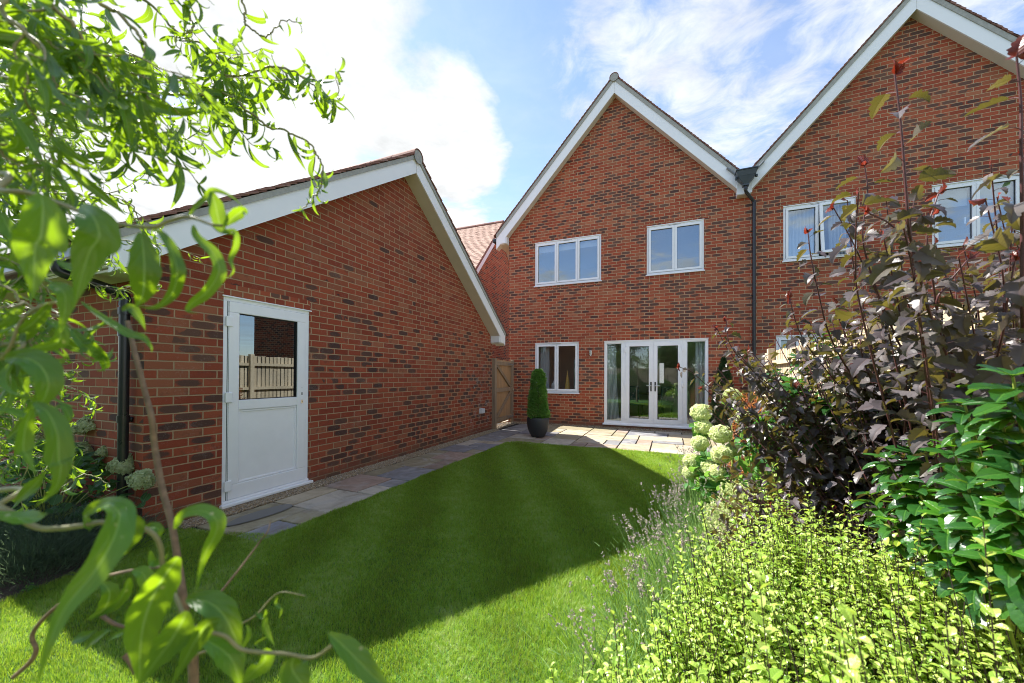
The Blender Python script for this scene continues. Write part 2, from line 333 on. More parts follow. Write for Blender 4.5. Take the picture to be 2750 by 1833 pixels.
M['earth']=t.out(t.principled(Base_Color=t.mix(n,(.05,.075,.025),(.10,.10,.045)),Roughness=.95))

# ------------------------------------------------------------------ walls with real openings
def wall(qm, mp, brk, holes, top, base, reveal=.11, thick=True):
    """brk: extra break positions; holes: (u0,u1,v0,v1); top(u): roof line"""
    us=sorted(set(list(brk)+[h[0] for h in holes]+[h[1] for h in holes]))
    for a,b in zip(us[:-1],us[1:]):
        hs=sorted([h for h in holes if h[0]<=a+1e-6 and h[1]>=b-1e-6],key=lambda h:h[2]); v=base
        for h in hs:
            qm.quad(mp(a,v,0),mp(b,v,0),mp(b,h[2],0),mp(a,h[2],0)); v=h[3]
        qm.quad(mp(a,v,0),mp(b,v,0),mp(b,top(b),0),mp(a,top(a),0))
    for u0,u1,v0,v1 in holes:
        r=-reveal
        qm.quad(mp(u0,v0,0),mp(u0,v1,0),mp(u0,v1,r),mp(u0,v0,r)); qm.quad(mp(u1,v0,0),mp(u1,v1,0),mp(u1,v1,r),mp(u1,v0,r))
        qm.quad(mp(u0,v1,0),mp(u1,v1,0),mp(u1,v1,r),mp(u0,v1,r)); qm.quad(mp(u0,v0,0),mp(u1,v0,0),mp(u1,v0,r),mp(u0,v0,r))
mpH=lambda u,v,w:(u,-w,v)          # house front: u = x, w = out of the wall
mpG=lambda u,v,w:(w,u,v)           # garage gable: u = y
def ub(qm, mp, u0,u1,v0,v1,w0,w1, mi=0):
    a=mp(u0,v0,w0); b=mp(u1,v1,w1); qm.box(*[f(a[i],b[i]) for i in range(3) for f in (min,max)],mi=mi)
def frame(qm, mp, u0,u1,v0,v1,w0,w1,t, tb=None, mi=0):
    tb=tb or t
    ub(qm,mp,u0,u1,v1-t,v1,w0,w1,mi); ub(qm,mp,u0,u1,v0,v0+tb,w0,w1,mi); ub(qm,mp,u0,u0+t,v0+tb,v1-t,w0,w1,mi); ub(qm,mp,u1-t,u1,v0+tb,v1-t,w0,w1,mi)
def window(parent, mp, u0,u1,v0,v1, n, gl, opened=None, label=None, vent=True, handle=None):
    q=QM(); frame(q,mp,u0,u1,v0,v1,-.085,-.022,.045)
    W=(u1-u0-.09)/n
    for k in range(1,n): ub(q,mp,u0+.045+W*k-.013,u0+.045+W*k+.013,v0+.045,v1-.045,-.085,-.024)
    ub(q,mp,u0-.004,u1+.004,v1-.012,v1+.006,-.03,.004)        # head drip strip
    w=q.build('window',M['white'],parent,bevel=.004)
    if label: w['label']=label
    for k in range(n):
        a=u0+.045+W*k; b=a+W
        m2=mp; s=QM(); g=QM()
        if opened==k:      # a top-hung sash pushed out at the bottom
            H=v1-v0-.09; hinge=v1-.05; an=R_(7)
            def m2(u,v,w,mp=mp,hinge=hinge,an=an):
                dv=v-hinge; ww=w+.02; return mp(u,hinge+dv*math.cos(an)+ww*math.sin(an),ww*math.cos(an)-dv*math.sin(an)-.01)
            def box8(qm,u0_,u1_,v0_,v1_,w0_,w1_):
                V=[m2(u,v,w) for u in (u0_,u1_) for v in (v0_,v1_) for w in (w0_,w1_)]
                qm.add(V,[[0,1,3,2],[4,6,7,5],[0,4,5,1],[2,3,7,6],[0,2,6,4],[1,5,7,3]])
            x0,x1,y0,y1=a+.005,b-.005,v0+.05,v1-.05
            for c in ((x0,x1,y1-.055,y1),(x0,x1,y0,y0+.055),(x0,x0+.055,y0+.055,y1-.055),(x1-.055,x1,y0+.055,y1-.055)): box8(s,*c,-.03,.02)
            box8(g,x0+.05,x1-.05,y0+.05,y1-.05,-.015,-.005)
        else:
            frame(s,mp,a+.004,b-.004,v0+.049,v1-.049,-.075,-.008,.05)
            ub(g,mp,a+.05,b-.05,v0+.095,v1-.095,-.05,-.042)
            r=QM(); frame(r,mp,a+.053,b-.053,v0+.098,v1-.098,-.045,-.030,.006); r.build('gasket',M['seal'],w)
        s.build('sash',M['white'],w,bevel=.005); g.build('pane',gl,w)
    s=QM(); ub(s,mp,u0-.02,u1+.02,v0-.028,v0,-.08,.03); s.build('sill',M['white'],w,bevel=.006)
    if vent:
        s=QM(); c=(u0+u1)/2; ub(s,mp,c-.14,c+.14,v1-.030,v1-.018,-.03,-.012); ub(s,mp,c-.13,c+.13,v1-.034,v1-.030,-.03,-.014,1); s.build('trickle_vent',[M['white'],M['seal']],w)
    if handle is not None:
        s=QM(); ub(s,mp,handle-.012,handle+.012,v0+.35*(v1-v0),v0+.35*(v1-v0)+.12,-.10,-.085); s.build('handle',M['steel'],w)
    return w

# ------------------------------------------------------------------ roofs
def tiles(qm, e, rdg, along, L0, L1, und=0.165, gauge=.1, mi=0):
    """clay tiles from eave point e up to ridge point rdg (both at along=0), laid from L0 to L1 along the unit vector"""
    e=np.asarray(e,float); rdg=np.asarray(rdg,float); al=np.asarray(along,float); s=rdg-e; L=np.linalg.norm(s); s/=L
    n=np.cross(al,s); n=n if n[2]>0 else -n
    nc=int(L/gauge); V=[];k=0
    for i in range(nc+1):
        off=(i%2)*und/2; x=L0-(off if off else 0); lo=i*gauge-.03; hi=min(lo+.19,L+.01)
        while x<L1:
            a=max(x,L0)+.0015; b=min(x+und,L1)-.0015; x+=und
            if b-a<.02: continue
            j=rng.normal(0,.0022,4); j2=rng.normal(0,.004)
            for ss,base in ((lo+j2,.034),(hi,.012)):
                for aa,jj in ((a,j[0]),(b,j[1])):
                    p=e+s*ss+al*aa; V.append(p+n*(base+jj-.014)); V.append(p+n*(base+jj))
            k+=1
    V=np.array(V).reshape(k,8,3); F0=np.array([[0,1,3,2],[4,6,7,5],[0,4,5,1],[2,3,7,6],[0,2,6,4],[1,5,7,3]])
    qm.add(V.reshape(-1,3),(F0[None]+(np.arange(k)*8)[:,None,None]).reshape(-1,4),None,mi)
def ridge_tiles(qm, p, al, L, r=.115, mi=0, end=1):
    p=np.asarray(p,float); al=np.asarray(al,float); sd=np.cross(al,(0,0,1)); x=0
    while x<L:
        l=min(.45,L-x); th=np.linspace(-.15,math.pi+.15,11)
        for (r0,r1,xa,xb) in ((r,r,x,x+l-.01),):
            V=[]; 
            for xx,rr in ((xa,r0),(xb,r1)):
                for rad in (rr,rr-.014): V+=[p+al*xx+sd*rad*math.cos(a)+np.array([0,0,rad*math.sin(a)]) for a in th]
            k=len(th); F=[]
            for i in range(k-1): F+=[[i,i+1,2*k+i+1,2*k+i],[k+i,3*k+i,3*k+i+1,k+i+1],[i,k+i,k+i+1,i+1],[2*k+i,2*k+i+1,3*k+i+1,3*k+i]]
            qm.add(V,F,None,mi)
        x+=l
# ================================================================== BUILDINGS
# ---- pair of gabled houses: common generator of the gable verge
SL=1.0913; TH=math.atan(SL)
def barge(qs, mp, ca, zi, zo, uL, uR, w, slope, uc=.10):
    """white barge boards, undercloak and soffit of one gable. ca=apex u; zi/zo inner/outer apex height; uL/uR outer ends; w=overhang"""
    qb,qu,qsf=qs
    for sgn,ue in ((-1,uL),(1,uR)):
        d=abs(ue-ca)
        f=lambda uu,zt: zt-slope*abs(uu-ca)
        pts=[mp(ca,zi,w-.022),mp(ca,zo,w-.022),mp(ue,f(ue,zo),w-.022),mp(ue,f(ue,zi),w-.022)]
        dv=np.array(mp(0,0,w))-np.array(mp(0,0,w-.022)); qb.prism(pts,dv)
        # inner trim line of the barge
        # undercloak strip, a little proud
        if sgn<0: ub(qu,mp,ca-.0025,ca+.0025,zi+.004,zo-.02,w-.001,w+.0012)
        pts=[mp(ca,zo-.012,w-.05),mp(ca,zo+uc,w-.05),mp(ue,f(ue,zo+uc),w-.05),mp(ue,f(ue,zo-.012),w-.05)]
        qu.prism(pts,np.array(mp(0,0,w+.018))-np.array(mp(0,0,w-.05)))
        # sloping soffit
        pts=[mp(ca,zi+.004,0),mp(ca,zi+.02,0),mp(ue,f(ue,zi+.02),0),mp(ue,f(ue,zi+.004),0)]
        qsf.prism(pts,np.array(mp(0,0,w-.022))-np.array(mp(0,0,0)))
houseA=thing('brick_house','red brick house with a steep white-edged gable, white french doors and three white windows','house',(2.65,0,0))
houseB=thing('brick_house','taller-looking right-hand red brick gable house rising behind the purple-leaved shrub','house',(8.34,0,0))
garage=thing('garage','low red brick gabled garage with a half-glazed white side door','garage',(0,-4.97,0))
houseC=thing('brick_house','distant brick house with a pale tiled roof in the gap beside the garage','house',(-3,5.3,0))

topA=lambda u:8.60-SL*abs(u-2.655); topB=lambda u:8.60-SL*abs(u-8.34)
UL=(.495,2.311,3.772,4.972); UR=(3.42,4.692,3.797,4.997); LL=(.51,1.738,.847,2.197); FD=(2.394,4.784,.085,2.197)
q=QM(); wall(q,mpH,[-.28,2.655,5.5],[UL,UR,LL,FD],topA,-.1)
q.quad((-.28,0,-.1),(-.28,8,-.1),(-.28,8,5.4),(-.28,0,5.4)); q.quad((5.5,8,-.1),(-.28,8,-.1),(-.28,8,5.4),(5.5,8,5.4)); q.poly([(-.28,8,5.4),(5.5,8,5.4),(2.655,8,8.5)])
q.build('wall',M['brickA'],houseA,recalc=False,boxuv=True)
N1=(6.235,7.492,3.822,5.022); N2=(8.64,10.46,3.822,5.022); N3=(6.1,6.95,1.25,2.197)
q=QM(); wall(q,mpH,[5.5,8.34,11.2],[N1,N2,N3],topB,-.1)
q.quad((11.2,0,-.1),(11.2,8,-.1),(11.2,8,5.4),(11.2,0,5.4)); q.quad((11.2,8,-.1),(5.5,8,-.1),(5.5,8,5.4),(11.2,8,5.4)); q.poly([(5.5,8,5.4),(11.2,8,5.4),(8.34,8,8.5)])
q.build('wall',M['brickA'],houseB,recalc=False,boxuv=True)
for par,hs in ((houseA,(UL,UR,LL,FD)),(houseB,(N1,N2,N3))):
    for h in hs:      # header courses over heads and under sills
        q=QM(); ub(q,mpH,h[0]-.11,h[1]+.11,h[3]+.007,h[3]+.075,-.03,.003); q.build('lintel_course',M['brickH'],par,boxuv=True)
        if h is not FD: q=QM(); ub(q,mpH,h[0],h[1],h[2]-.103,h[2]-.030,-.03,.003); q.build('sill_course',M['brickH'],par,boxuv=True)
# gables
for par,ca,ul,ur in ((houseA,2.655,-.59,5.36),(houseB,8.34,5.62,11.5)):
    qb,qu,qs=QM(),QM(),QM(); barge((qb,qu,qs),mpH,ca,8.415,8.735,ul,ur,.2,SL)
    if par is houseA:
        f=lambda u:8.735-SL*abs(u-ca)
        qb.prism([mpH(-.59,5.02,.177),mpH(-.305,5.02,.177),mpH(-.305,f(-.305)-.30,.177),mpH(-.59,f(-.59)-.01,.177)],(0,-.022,0))
        qb.box(-.305,-.283,-.176,0,5.02,5.24); qs.box(-.588,-.29,-.175,8,4.998,5.018); qb.box(-.60,-.58,-.176,8,5.02,5.2)
        # valley box
        qb.box(5.335,5.61,-.199,-.178,5.36,5.62); qb.box(5.335,5.355,-.177,0,5.36,5.62); qb.box(5.59,5.61,-.177,0,5.36,5.62); qs.box(5.34,5.605,-.19,0,5.345,5.359)
        qb.box(5.325,5.345,-.206,-.199,5.36,5.6); qb.box(5.60,5.62,-.206,-.199,5.36,5.6)
    else:
        qb.box(11.2,11.5,-.2,-.178,5.02,5.5); qb.box(11.48,11.5,-.178,8,5.02,5.2); qs.box(11.2,11.49,-.175,8,4.998,5.018)
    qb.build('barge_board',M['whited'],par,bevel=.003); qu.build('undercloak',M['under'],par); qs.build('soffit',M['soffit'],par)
    q=QM(); zt=8.735+.105
    eL,eR=ul-.04,ur+.04
    for ue in (eL,eR):
        e=(ue,0,zt-SL*abs(ue-ca)); tiles(q,e,(ca,0,zt),(0,1,0),-.235,8.05)
        q.prism([(ue,-.15,e[2]-.03),(ca,-.15,zt-.03),(ca,-.15,zt-.01),(ue,-.15,e[2]-.01)],(0,8.1,0))
    rf=q.build('roof',M['tile'],par,recalc=False)
    q=QM(); ridge_tiles(q,(ca,-.245,zt-.055),(0,1,0),8.2); q.build('ridge_tile_row',M['tile'],rf)
    q=QM(); q.lathe((0,0,0),[(0.001,0),(.098,0)],20); V=np.array(q.V[0]); W=np.stack([V[:,0]+ca,np.full(len(V),-.238),V[:,1]+zt-.055],1); q.V[0]=W
    q.build('ridge_end',M['under'],rf)
# eaves gutter end on the left of house A
q=QM(); q.box(-.73,-.605,-.16,7.9,5.10,5.21); q.build('gutter',M['black'],houseA,bevel=.02)
# hopper and downpipe in the valley
q=QM()
def frus(q,x0,x1,y0,y1,z0,X0,X1,Y0,Y1,z1):
    q.add([(x0,y0,z0),(x1,y0,z0),(x1,y1,z0),(x0,y1,z0),(X0,Y0,z1),(X1,Y0,z1),(X1,Y1,z1),(X0,Y1,z1)],[[0,1,2,3],[4,5,6,7],[0,1,5,4],[1,2,6,5],[2,3,7,6],[3,0,4,7]])
frus(q,5.315,5.655,-.42,-.215,5.66,5.29,5.68,-.45,-.212,5.775); q.box(5.275,5.695,-.465,-.211,5.776,5.80)
frus(q,5.43,5.525,-.37,-.27,5.50,5.315,5.655,-.42,-.215,5.659); q.box(5.415,5.54,-.38,-.26,5.465,5.499)
for x in (5.295,5.675): q.lathe((x,-.34,5.62),[(.001,.0),(.024,.004),(.028,.035),(.024,.06),(.001,.065)],12)
hp=q.build('rainwater_hopper',M['slate'],houseA,bevel=.004); hp['label']='dark grey rainwater hopper in the valley between the two gables'
q=QM(); P=[(5.478,-.32,5.47),(5.478,-.32,5.38),(5.49,-.30,5.345),(5.665,-.075,5.215),(5.68,-.062,5.18),(5.68,-.062,5.1),(5.68,-.062,0.02)]
q.tube(P,.034,12)
for z in (5.40,5.16,4.98,2.9,1.2): q.tube([(5.68 if z<5.2 else 5.478,-.062 if z<5.2 else -.32,z),(5.68 if z<5.2 else 5.478,-.062 if z<5.2 else -.32,z+.06)],.039,12,cap=True)
for z in (4.55,3.1,1.4): q.box(5.66,5.70,-.03,0,z,z+.03); q.box(5.62,5.66,-.02,-.004,z+.005,z+.025)
q.build('downpipe',M['black'],houseA,smooth=True)
for s_ in (-1,1): q=QM(); q.bar((5.48+s_*.35,-.225,5.98),(5.48+s_*.18,-.225,5.80),.03,.10,(0,-1,0)); q.build('lead_flashing',M['lead'],houseA,bevel=.01)
q=QM(); q.box(5.33,5.66,-.19,8,5.80,5.815); q.build('valley_gutter',M['lead'],houseA)
q=QM(); q.box(5.30,5.67,-.235,-.20,5.80,5.835); q.box(5.345,5.50,-.245,-.16,5.836,5.852); q.box(5.506,5.66,-.245,-.16,5.836,5.852); q.build('valley_tile',M['tile'],houseA)

window(houseA,mpH,*UL,3,M['glassU'],label='first-floor window with three narrow casements',handle=1.64)
window(houseA,mpH,*UR,2,M['glassU'],label='first-floor two-casement window reflecting clouds')
window(houseA,mpH,*LL,2,M['glass'],label='ground-floor two-casement window left of the french doors',handle=1.145)
window(houseB,mpH,*N1,2,M['glassU'],opened=1,label='first-floor window with its right casement pushed open')
window(houseB,mpH,*N2,3,M['glassU'],label='first-floor window behind the tall purple stems, blinds half down',handle=9.15)
window(houseB,mpH,*N3,2,M['glass'],label='ground-floor window mostly hidden by the fence')

# ---- french doors
u0,u1,v0,v1=FD
q=QM(); frame(q,mpH,u0,u1,v0,v1,-.09,-.015,.055,.06); ub(q,mpH,u0-.004,u1+.004,v1-.012,v1+.006,-.03,.004)
for m_ in (2.875,4.275): ub(q,mpH,m_-.045,m_+.045,v0+.06,v1-.055,-.09,-.018)
fd=q.build('french_doors',M['white'],houseA,bevel=.004); fd['label']='white double glazed french doors with narrow side lights'
q=QM(); ub(q,mpH,u0-.03,u1+.03,v0-.03,v0+.004,-.09,.045); ub(q,mpH,u0-.03,u1+.03,v0+.004,v0+.018,-.09,.015); q.build('threshold',M['white'],fd,bevel=.006)
for a,b in ((2.449,2.83),(4.32,4.729)):
    q=QM(); frame(q,mpH,a,b,v0+.06,v1-.055,-.07,-.03,.018); q.build('side_light_bead',M['white'],fd,bevel=.003)
    q=QM(); ub(q,mpH,a+.012,b-.012,v0+.072,v1-.067,-.055,-.047); q.build('side_light_pane',M['glass'],fd)
for k,(a,b) in enumerate(((2.92,3.574),(3.577,4.23))):
    q=QM(); frame(q,mpH,a,b,v0+.062,v1-.057,-.075,-.004,.098); q.build('door_leaf',M['white'],fd,bevel=.006)
    q=QM(); ub(q,mpH,a+.09,b-.09,v0+.15,v1-.15,-.045,-.037); q.build('door_pane',M['glass'],fd)
    q=QM(); frame(q,mpH,a+.098,b-.098,v0+.16,v1-.155,-.04,-.02,.006); q.build('gasket',M['seal'],fd)
    s=-1 if k==0 else 1; hx=3.5755+s*.048
    q=QM(); ub(q,mpH,hx-.016,hx+.016,.93,1.16,-.004,.008); q.build('handle_plate',M['black'],fd,bevel=.006)
    q=QM(); ub(q,mpH,min(hx,hx+s*.115),max(hx,hx+s*.115),1.058,1.078,.035,.05); ub(q,mpH,hx-.009,hx+.009,1.055,1.08,.008,.05); q.build('door_handle',M['steel'],fd,bevel=.005)
    for z in (.22,1.05,1.90):
        q=QM(); xx=2.915 if k==0 else 4.235; ub(q,mpH,xx-.022,xx+.022,z,z+.10,-.004,.012); q.build('hinge',M['white'],fd,bevel=.004)
q=QM(); ub(q,mpH,3.72,3.82,1.13,1.62,-.036,-.034); st=q.build('window_sticker',plain('sticker_paper',(.78,.80,.74),.6),fd); st['label']='blank pale rectangular sticker on the right door pane'
# wall lamp
q=QM(); ub(q,mpH,2.025,2.085,1.84,1.96,.02,.075); ub(q,mpH,2.035,2.075,1.86,1.94,.0,.02); q.build('wall_lamp',M['steel'],houseA,bevel=.012)
q=QM(); ub(q,mpH,2.04,2.07,1.815,1.839,.03,.06); ub(q,mpH,2.075,2.085,1.81,1.825,.05,.06); q.build('wall_lamp_sensor',M['white'],houseA,bevel=.005)

# ---- rooms behind the glass
def room(par,x0,x1,z0,z1,y1=3.6):
    q=QM(); q.quad((x0,.12,z0),(x1,.12,z0),(x1,y1,z0),(x0,y1,z0),1); q.quad((x0,.12,z1),(x1,.12,z1),(x1,y1,z1),(x0,y1,z1))
    q.quad((x0,y1,z0),(x1,y1,z0),(x1,y1,z1),(x0,y1,z1)); q.quad((x0,.12,z0),(x0,y1,z0),(x0,y1,z1),(x0,.12,z1)); q.quad((x1,.12,z0),(x1,y1,z0),(x1,y1,z1),(x1,.12,z1))
    q.build('room_interior',[M['wall_in'],M['floor_in']],par)
room(houseA,-.1,5.35,.06,2.45); room(houseA,-.1,2.9,2.75,5.15); room(houseA,3.0,5.35,2.75,5.15); room(houseB,5.65,8.2,2.75,5.15); room(houseB,8.3,11.1,2.75,5.15); room(houseB,5.65,11.1,.06,2.45)
def curtain(name_label, x0,x1,z0,z1,y=.22, fol=9, flare=0.,group='curtains behind the windows'):
    n=fol*8; q=QM(); V=[]
    for j,z in enumerate(np.linspace(z1,z0,7)):
        for i in range(n+1):
            s=i/n; xx=x0+(x1-x0)*s+flare*(j/6)**2*s; yy=y+.028*math.sin(s*fol*2*math.pi)+.008*math.sin(s*31+j); V.append((xx,yy,z))
    q.add(V,[[j*(n+1)+i,j*(n+1)+i+1,(j+1)*(n+1)+i+1,(j+1)*(n+1)+i] for j in range(6) for i in range(n)])
    o=q.build('curtain',M['curtain'],None,(x0,y,z0),smooth=True,recalc=False); tag(o,name_label,'curtain',group)
    s=o.modifiers.new('thick','SOLIDIFY'); s.thickness=.004
curtain('pale blue pleated curtain in the left side light of the french doors',2.42,2.66,.08,2.2,flare=.10)
curtain('pale blue pleated curtain in the right side light of the french doors',4.52,4.78,.08,2.2)
curtain('pale curtain at the left of the small ground-floor window',.60,.86,.70,2.2)
curtain('sheer curtain behind the left pane of the neighbour open window',6.28,6.82,3.8,5.0,fol=8)
curtain('sheer curtain gathered behind the open casement of the neighbour window',7.10,7.40,3.8,5.0,fol=5)
# blinds in the three casement window and the far window
for nm,(x0,x1,z0,z1),lab in (('roller_blind',(.56,2.25,4.74,4.95),'pale fringed blind rolled down at the top of the three-casement window'),('roller_blind',(8.7,9.2,4.62,4.98),'grey roller blind in the left pane of the far right window'),('roller_blind',(9.26,9.78,4.62,4.98),'grey roller blind in the middle pane of the far right window')):
    q=QM(); q.box(x0,x1,.13,.137,z0,z1); q.box(x0,x1,.125,.142,z0-.02,z0); 
    if x0<1:
        for x in np.arange(x0+.05,x1,.11): q.box(x-.004,x+.004,.128,.139,z0-.05,z0-.02)
    o=q.build(nm,M['curtain'],None,((x0+x1)/2,.13,z0)); tag(o,lab,'blind')
# ornaments on the inner sill
tb=QM(); tb.box(.55,1.7,.16,.42,.80,.85); 
for x in (.58,1.67):
    for y in (.18,.40): tb.box(x-.02,x+.02,y-.02,y+.02,.06,.80)
tag(tb.build('console_table',M['floor_in'],None,(1.1,.29,.06),bevel=.004),'dark narrow table behind the small ground-floor window','table')
jar=thing('ginger_jar','white lidded ginger jar beside the curtain in the small ground-floor window','jar',(1.0,.28,.85))
q=QM(); q.lathe((1.0,.28,.85),[(.055,0),(.06,.01),(.075,.06),(.098,.14),(.10,.19),(.085,.235),(.05,.26),(.045,.275)],24); q.build('body',M['ceramic'],jar,smooth=True)
q=QM(); q.lathe((1.0,.28,.85),[(.055,.272),(.058,.285),(.04,.31),(.015,.325),(.018,.345),(.001,.36)],24); q.build('lid',M['ceramic'],jar,smooth=True)
q=QM(); q.lathe((1.36,.28,.85),[(.085,0)]+[(.085*(1-k/18)+.004+.004*(k%2),.58*k/18+.005) for k in range(19)]+[(.001,.6)],20); o=q.build('cone_ornament',M['gold'],None,(1.36,.28,.85)); tag(o,'tall gold cone ornament standing in the small ground-floor window','ornament')
def chair(loc,rz,label):
    c=thing('dining_chair',label,'chair',loc,'dining chairs in the room'); c.rotation_euler=(0,0,rz); L=np.array(loc)
    def B(nm,bx,mt):
        q=QM(); 
        for b in bx: q.box(L[0]+b[0],L[0]+b[1],L[1]+b[2],L[1]+b[3],L[2]+b[4],L[2]+b[5])
        q.build(nm,mt,c,bevel=.012)
    B('seat',[(-.23,.23,-.22,.22,.42,.50)],M['chairf']); B('backrest',[(-.22,.22,.19,.25,.50,.95)],M['chairf'])
    for sx in (-1,1):
        for sy in (-1,1): B('leg',[(sx*.19-.018,sx*.19+.018,sy*.18-.018,sy*.18+.018,0,.42)],M['black'])
chair((3.0,1.5,.06),.4,'dark dining chair seen through the left pane of the french doors'); chair((3.75,1.9,.06),-2.4,'dark dining chair further inside, behind the right french door')
dt=thing('dining_table','round dining table inside the room behind the french doors','table',(3.4,2.5,.06))
q=QM(); q.lathe((3.4,2.5,.06),[(.001,.70),(.60,.70),(.62,.72),(.60,.74),(.001,.74)],40); q.build('tabletop',M['floor_in'],dt)
q=QM(); q.lathe((3.4,2.5,.06),[(.001,0),(.30,0),(.30,.03),(.06,.06),(.05,.65),(.12,.699),(.001,.699)],24); q.build('pedestal',M['floor_in'],dt)

# ================================================================== GARAGE
YC=-4.97; SG=.702; gy0,gy1=-8.187,-1.66
topG=lambda u:4.63-SG*abs(u-YC)
GD=(-7.60,-6.66,.04,2.055)
q=QM(); wall(q,mpG,[gy0,YC,gy1],[GD],topG,-.1,reveal=.10)
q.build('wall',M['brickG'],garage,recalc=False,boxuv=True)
q=QM(); q.quad((-7,gy0,-.1),(0,gy0,-.1),(0,gy0,2.3),(-7,gy0,2.3)); q.quad((0,gy1,-.1),(-7,gy1,-.1),(-7,gy1,2.3),(0,gy1,2.3)); q.quad((-7,gy1,-.1),(-7,gy0,-.1),(-7,gy0,2.3),(-7,gy1,2.3)); q.poly([(-7,gy0,2.3),(-7,gy1,2.3),(-7,YC,4.6)])
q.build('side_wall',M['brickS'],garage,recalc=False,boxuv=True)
q=QM(); ub(q,mpG,GD[0]-.0,GD[1]+.0,GD[3]+.008,GD[3]+.118,-.03,.003); q.build('lintel_course',M['brickH'],garage,boxuv=True)
qb,qu,qs=QM(),QM(),QM(); barge((qb,qu,qs),mpG,YC,4.495,4.735,YC-3.52,YC+3.52,.25,SG,.055)
for s in (-1,1):
    a=YC+s*3.52; b=YC+s*3.24
    zt=4.735-SG*3.50; zi=4.735-SG*3.24
    qb.prism([mpG(a,2.085,.227),mpG(b,2.085,.227),mpG(b,zi-.2,.227),mpG(a,zt-.02,.227)],(.022,0,0))
    qb.box(0,.226,min(b,b-s*.02),max(b,b-s*.02),2.085,2.30)
    qs.box(-7,.225,min(a,b),max(a,b),2.064,2.083)
    qb.box(-7,.226,min(a,a+s*.02),max(a,a+s*.02),2.085,2.24)
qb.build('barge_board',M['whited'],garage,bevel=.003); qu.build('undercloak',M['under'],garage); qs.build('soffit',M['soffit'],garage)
q=QM(); zt=4.735+.062
for s in (-1,1):
    ue=YC+s*3.60; e=(0,ue,zt-SG*3.60); tiles(q,e,(0,YC,zt),(1,0,0),-6.9,.285)
    q.prism([(-6.9,ue,e[2]-.03),(-6.9,YC,zt-.03),(-6.9,YC,zt-.01),(-6.9,ue,e[2]-.01)],(7.1,0,0))
rf=q.build('roof',M['tile'],garage,recalc=False)
q=QM(); ridge_tiles(q,(.295,YC,zt-.055),(-1,0,0),7.1,r=.12); q.build('ridge_tile_row',M['tile'],rf)
q=QM(); q.lathe((0,0,0),[(0.001,0),(.103,0)],20); V=np.array(q.V[0]); q.V[0]=np.stack([np.full(len(V),.285),V[:,0]+YC,V[:,1]+zt-.055],1); q.build('ridge_end',M['under'],rf)
for s in (-1,1):
    a=YC+s*3.545; q=QM(); q.box(-6.9,.20,min(a,a+s*.11),max(a,a+s*.11),2.10,2.19); q.build('gutter',M['black'],garage,bevel=.02)
q=QM(); q.tube(smooth_path([(-.20,-8.60,2.11),(-.20,-8.60,2.06),(-.19,-8.55,2.03),(-.165,-8.30,1.96),(-.165,-8.245,1.92),(-.165,-8.245,1.85)],4),.038,12)
q.tube([(-.165,-8.245,1.86),(-.165,-8.245,0)],.034,14)
for z in (1.78,1.60,.9): q.tube([(-.165,-8.245,z),(-.165,-8.245,z+.055)],.041,14,cap=True); q.box(-.185,-.145,-8.21,-8.19,z,z+.04)
q.build('downpipe',M['black'],garage,smooth=True)
# garage door
y0,y1,z0,z1=GD
q=QM(); frame(q,mpG,y0,y1,z0,z1,-.085,-.012,.045,.03); ub(q,mpG,y0-.012,y1+.022,z1-.010,z1+.004,-.03,.012)
gd=q.build('door',M['white'],garage,bevel=.004); gd['label']='white half-glazed garage side door'
a,b=y0+.047,y1-.047; zb,zt_=z0+.032,z1-.047; mid=z0+.93
q=QM(); ub(q,mpG,a,b,zt_-.105,zt_,-.075,-.002); ub(q,mpG,a,b,zb,zb+.14,-.075,-.002); ub(q,mpG,a,a+.105,zb+.14,zt_-.105,-.075,-.002); ub(q,mpG,b-.105,b,zb+.14,zt_-.105,-.075,-.002); ub(q,mpG,a+.105,b-.105,mid-.03,mid+.07,-.075,-.002)
q.build('door_leaf',M['white'],gd,bevel=.007)
q=QM(); ub(q,mpG,a+.105,b-.105,zb+.14,mid-.03,-.05,-.022); frame(q,mpG,a+.107,b-.107,zb+.142,mid-.032,-.03,-.012,.02); q.build('lower_panel',M['white'],gd,bevel=.005)
q=QM(); ub(q,mpG,a+.098,b-.098,mid+.062,zt_-.098,-.045,-.037); q.build('pane',glass('garage_glass',(.30,.33,.33),.20),gd)
q=QM(); frame(q,mpG,a+.105,b-.105,mid+.07,zt_-.105,-.04,-.016,.006); q.build('gasket',M['seal'],gd)
q=QM(); ub(q,mpG,y0-.02,y1+.035,z0-.028,z0+.004,-.08,.045); ub(q,mpG,y0,y1,z0+.004,z0+.03,-.08,.008); q.build('threshold',M['white'],gd,bevel=.008)
q=QM(); ub(q,mpG,a+.004,a+.006,zb,zt_,-.003,-.001); ub(q,mpG,a-.006,a+.001,zb,zt_,-.02,-.0115); q.build('seal_line',M['slate'],gd)
for z in (z0+.12,z0+.98,z0+1.72):
    q=QM(); ub(q,mpG,y0+.02,y0+.085,z,z+.10,-.004,.014); q.build('hinge',M['white'],gd,bevel=.006)
q=QM(); ub(q,mpG,b-.052,b-.040,z0+1.02,z0+1.05,-.004,-.0005); ub(q,mpG,b-.050,b-.044,z0+1.10,z0+1.106,-.004,-.0005); q.build('spindle_hole',M['seal'],gd)
q=QM(); ub(q,mpG,b-.058,b-.036,z0+.925,z0+.965,-.002,.004); ub(q,mpG,b-.050,b-.043,z0+.935,z0+.955,.004,.006,1); q.build('lock_cylinder',[M['steel'],M['seal']],gd,bevel=.003)
q=QM(); q.box(-.6,-.11,y0-.1,y1+.1,-.05,2.1); # near-black box, painted to stand for the unlit store behind the pane
q.build('dark_store_box',plain('unlit_store',(.03,.03,.03),.9),garage)
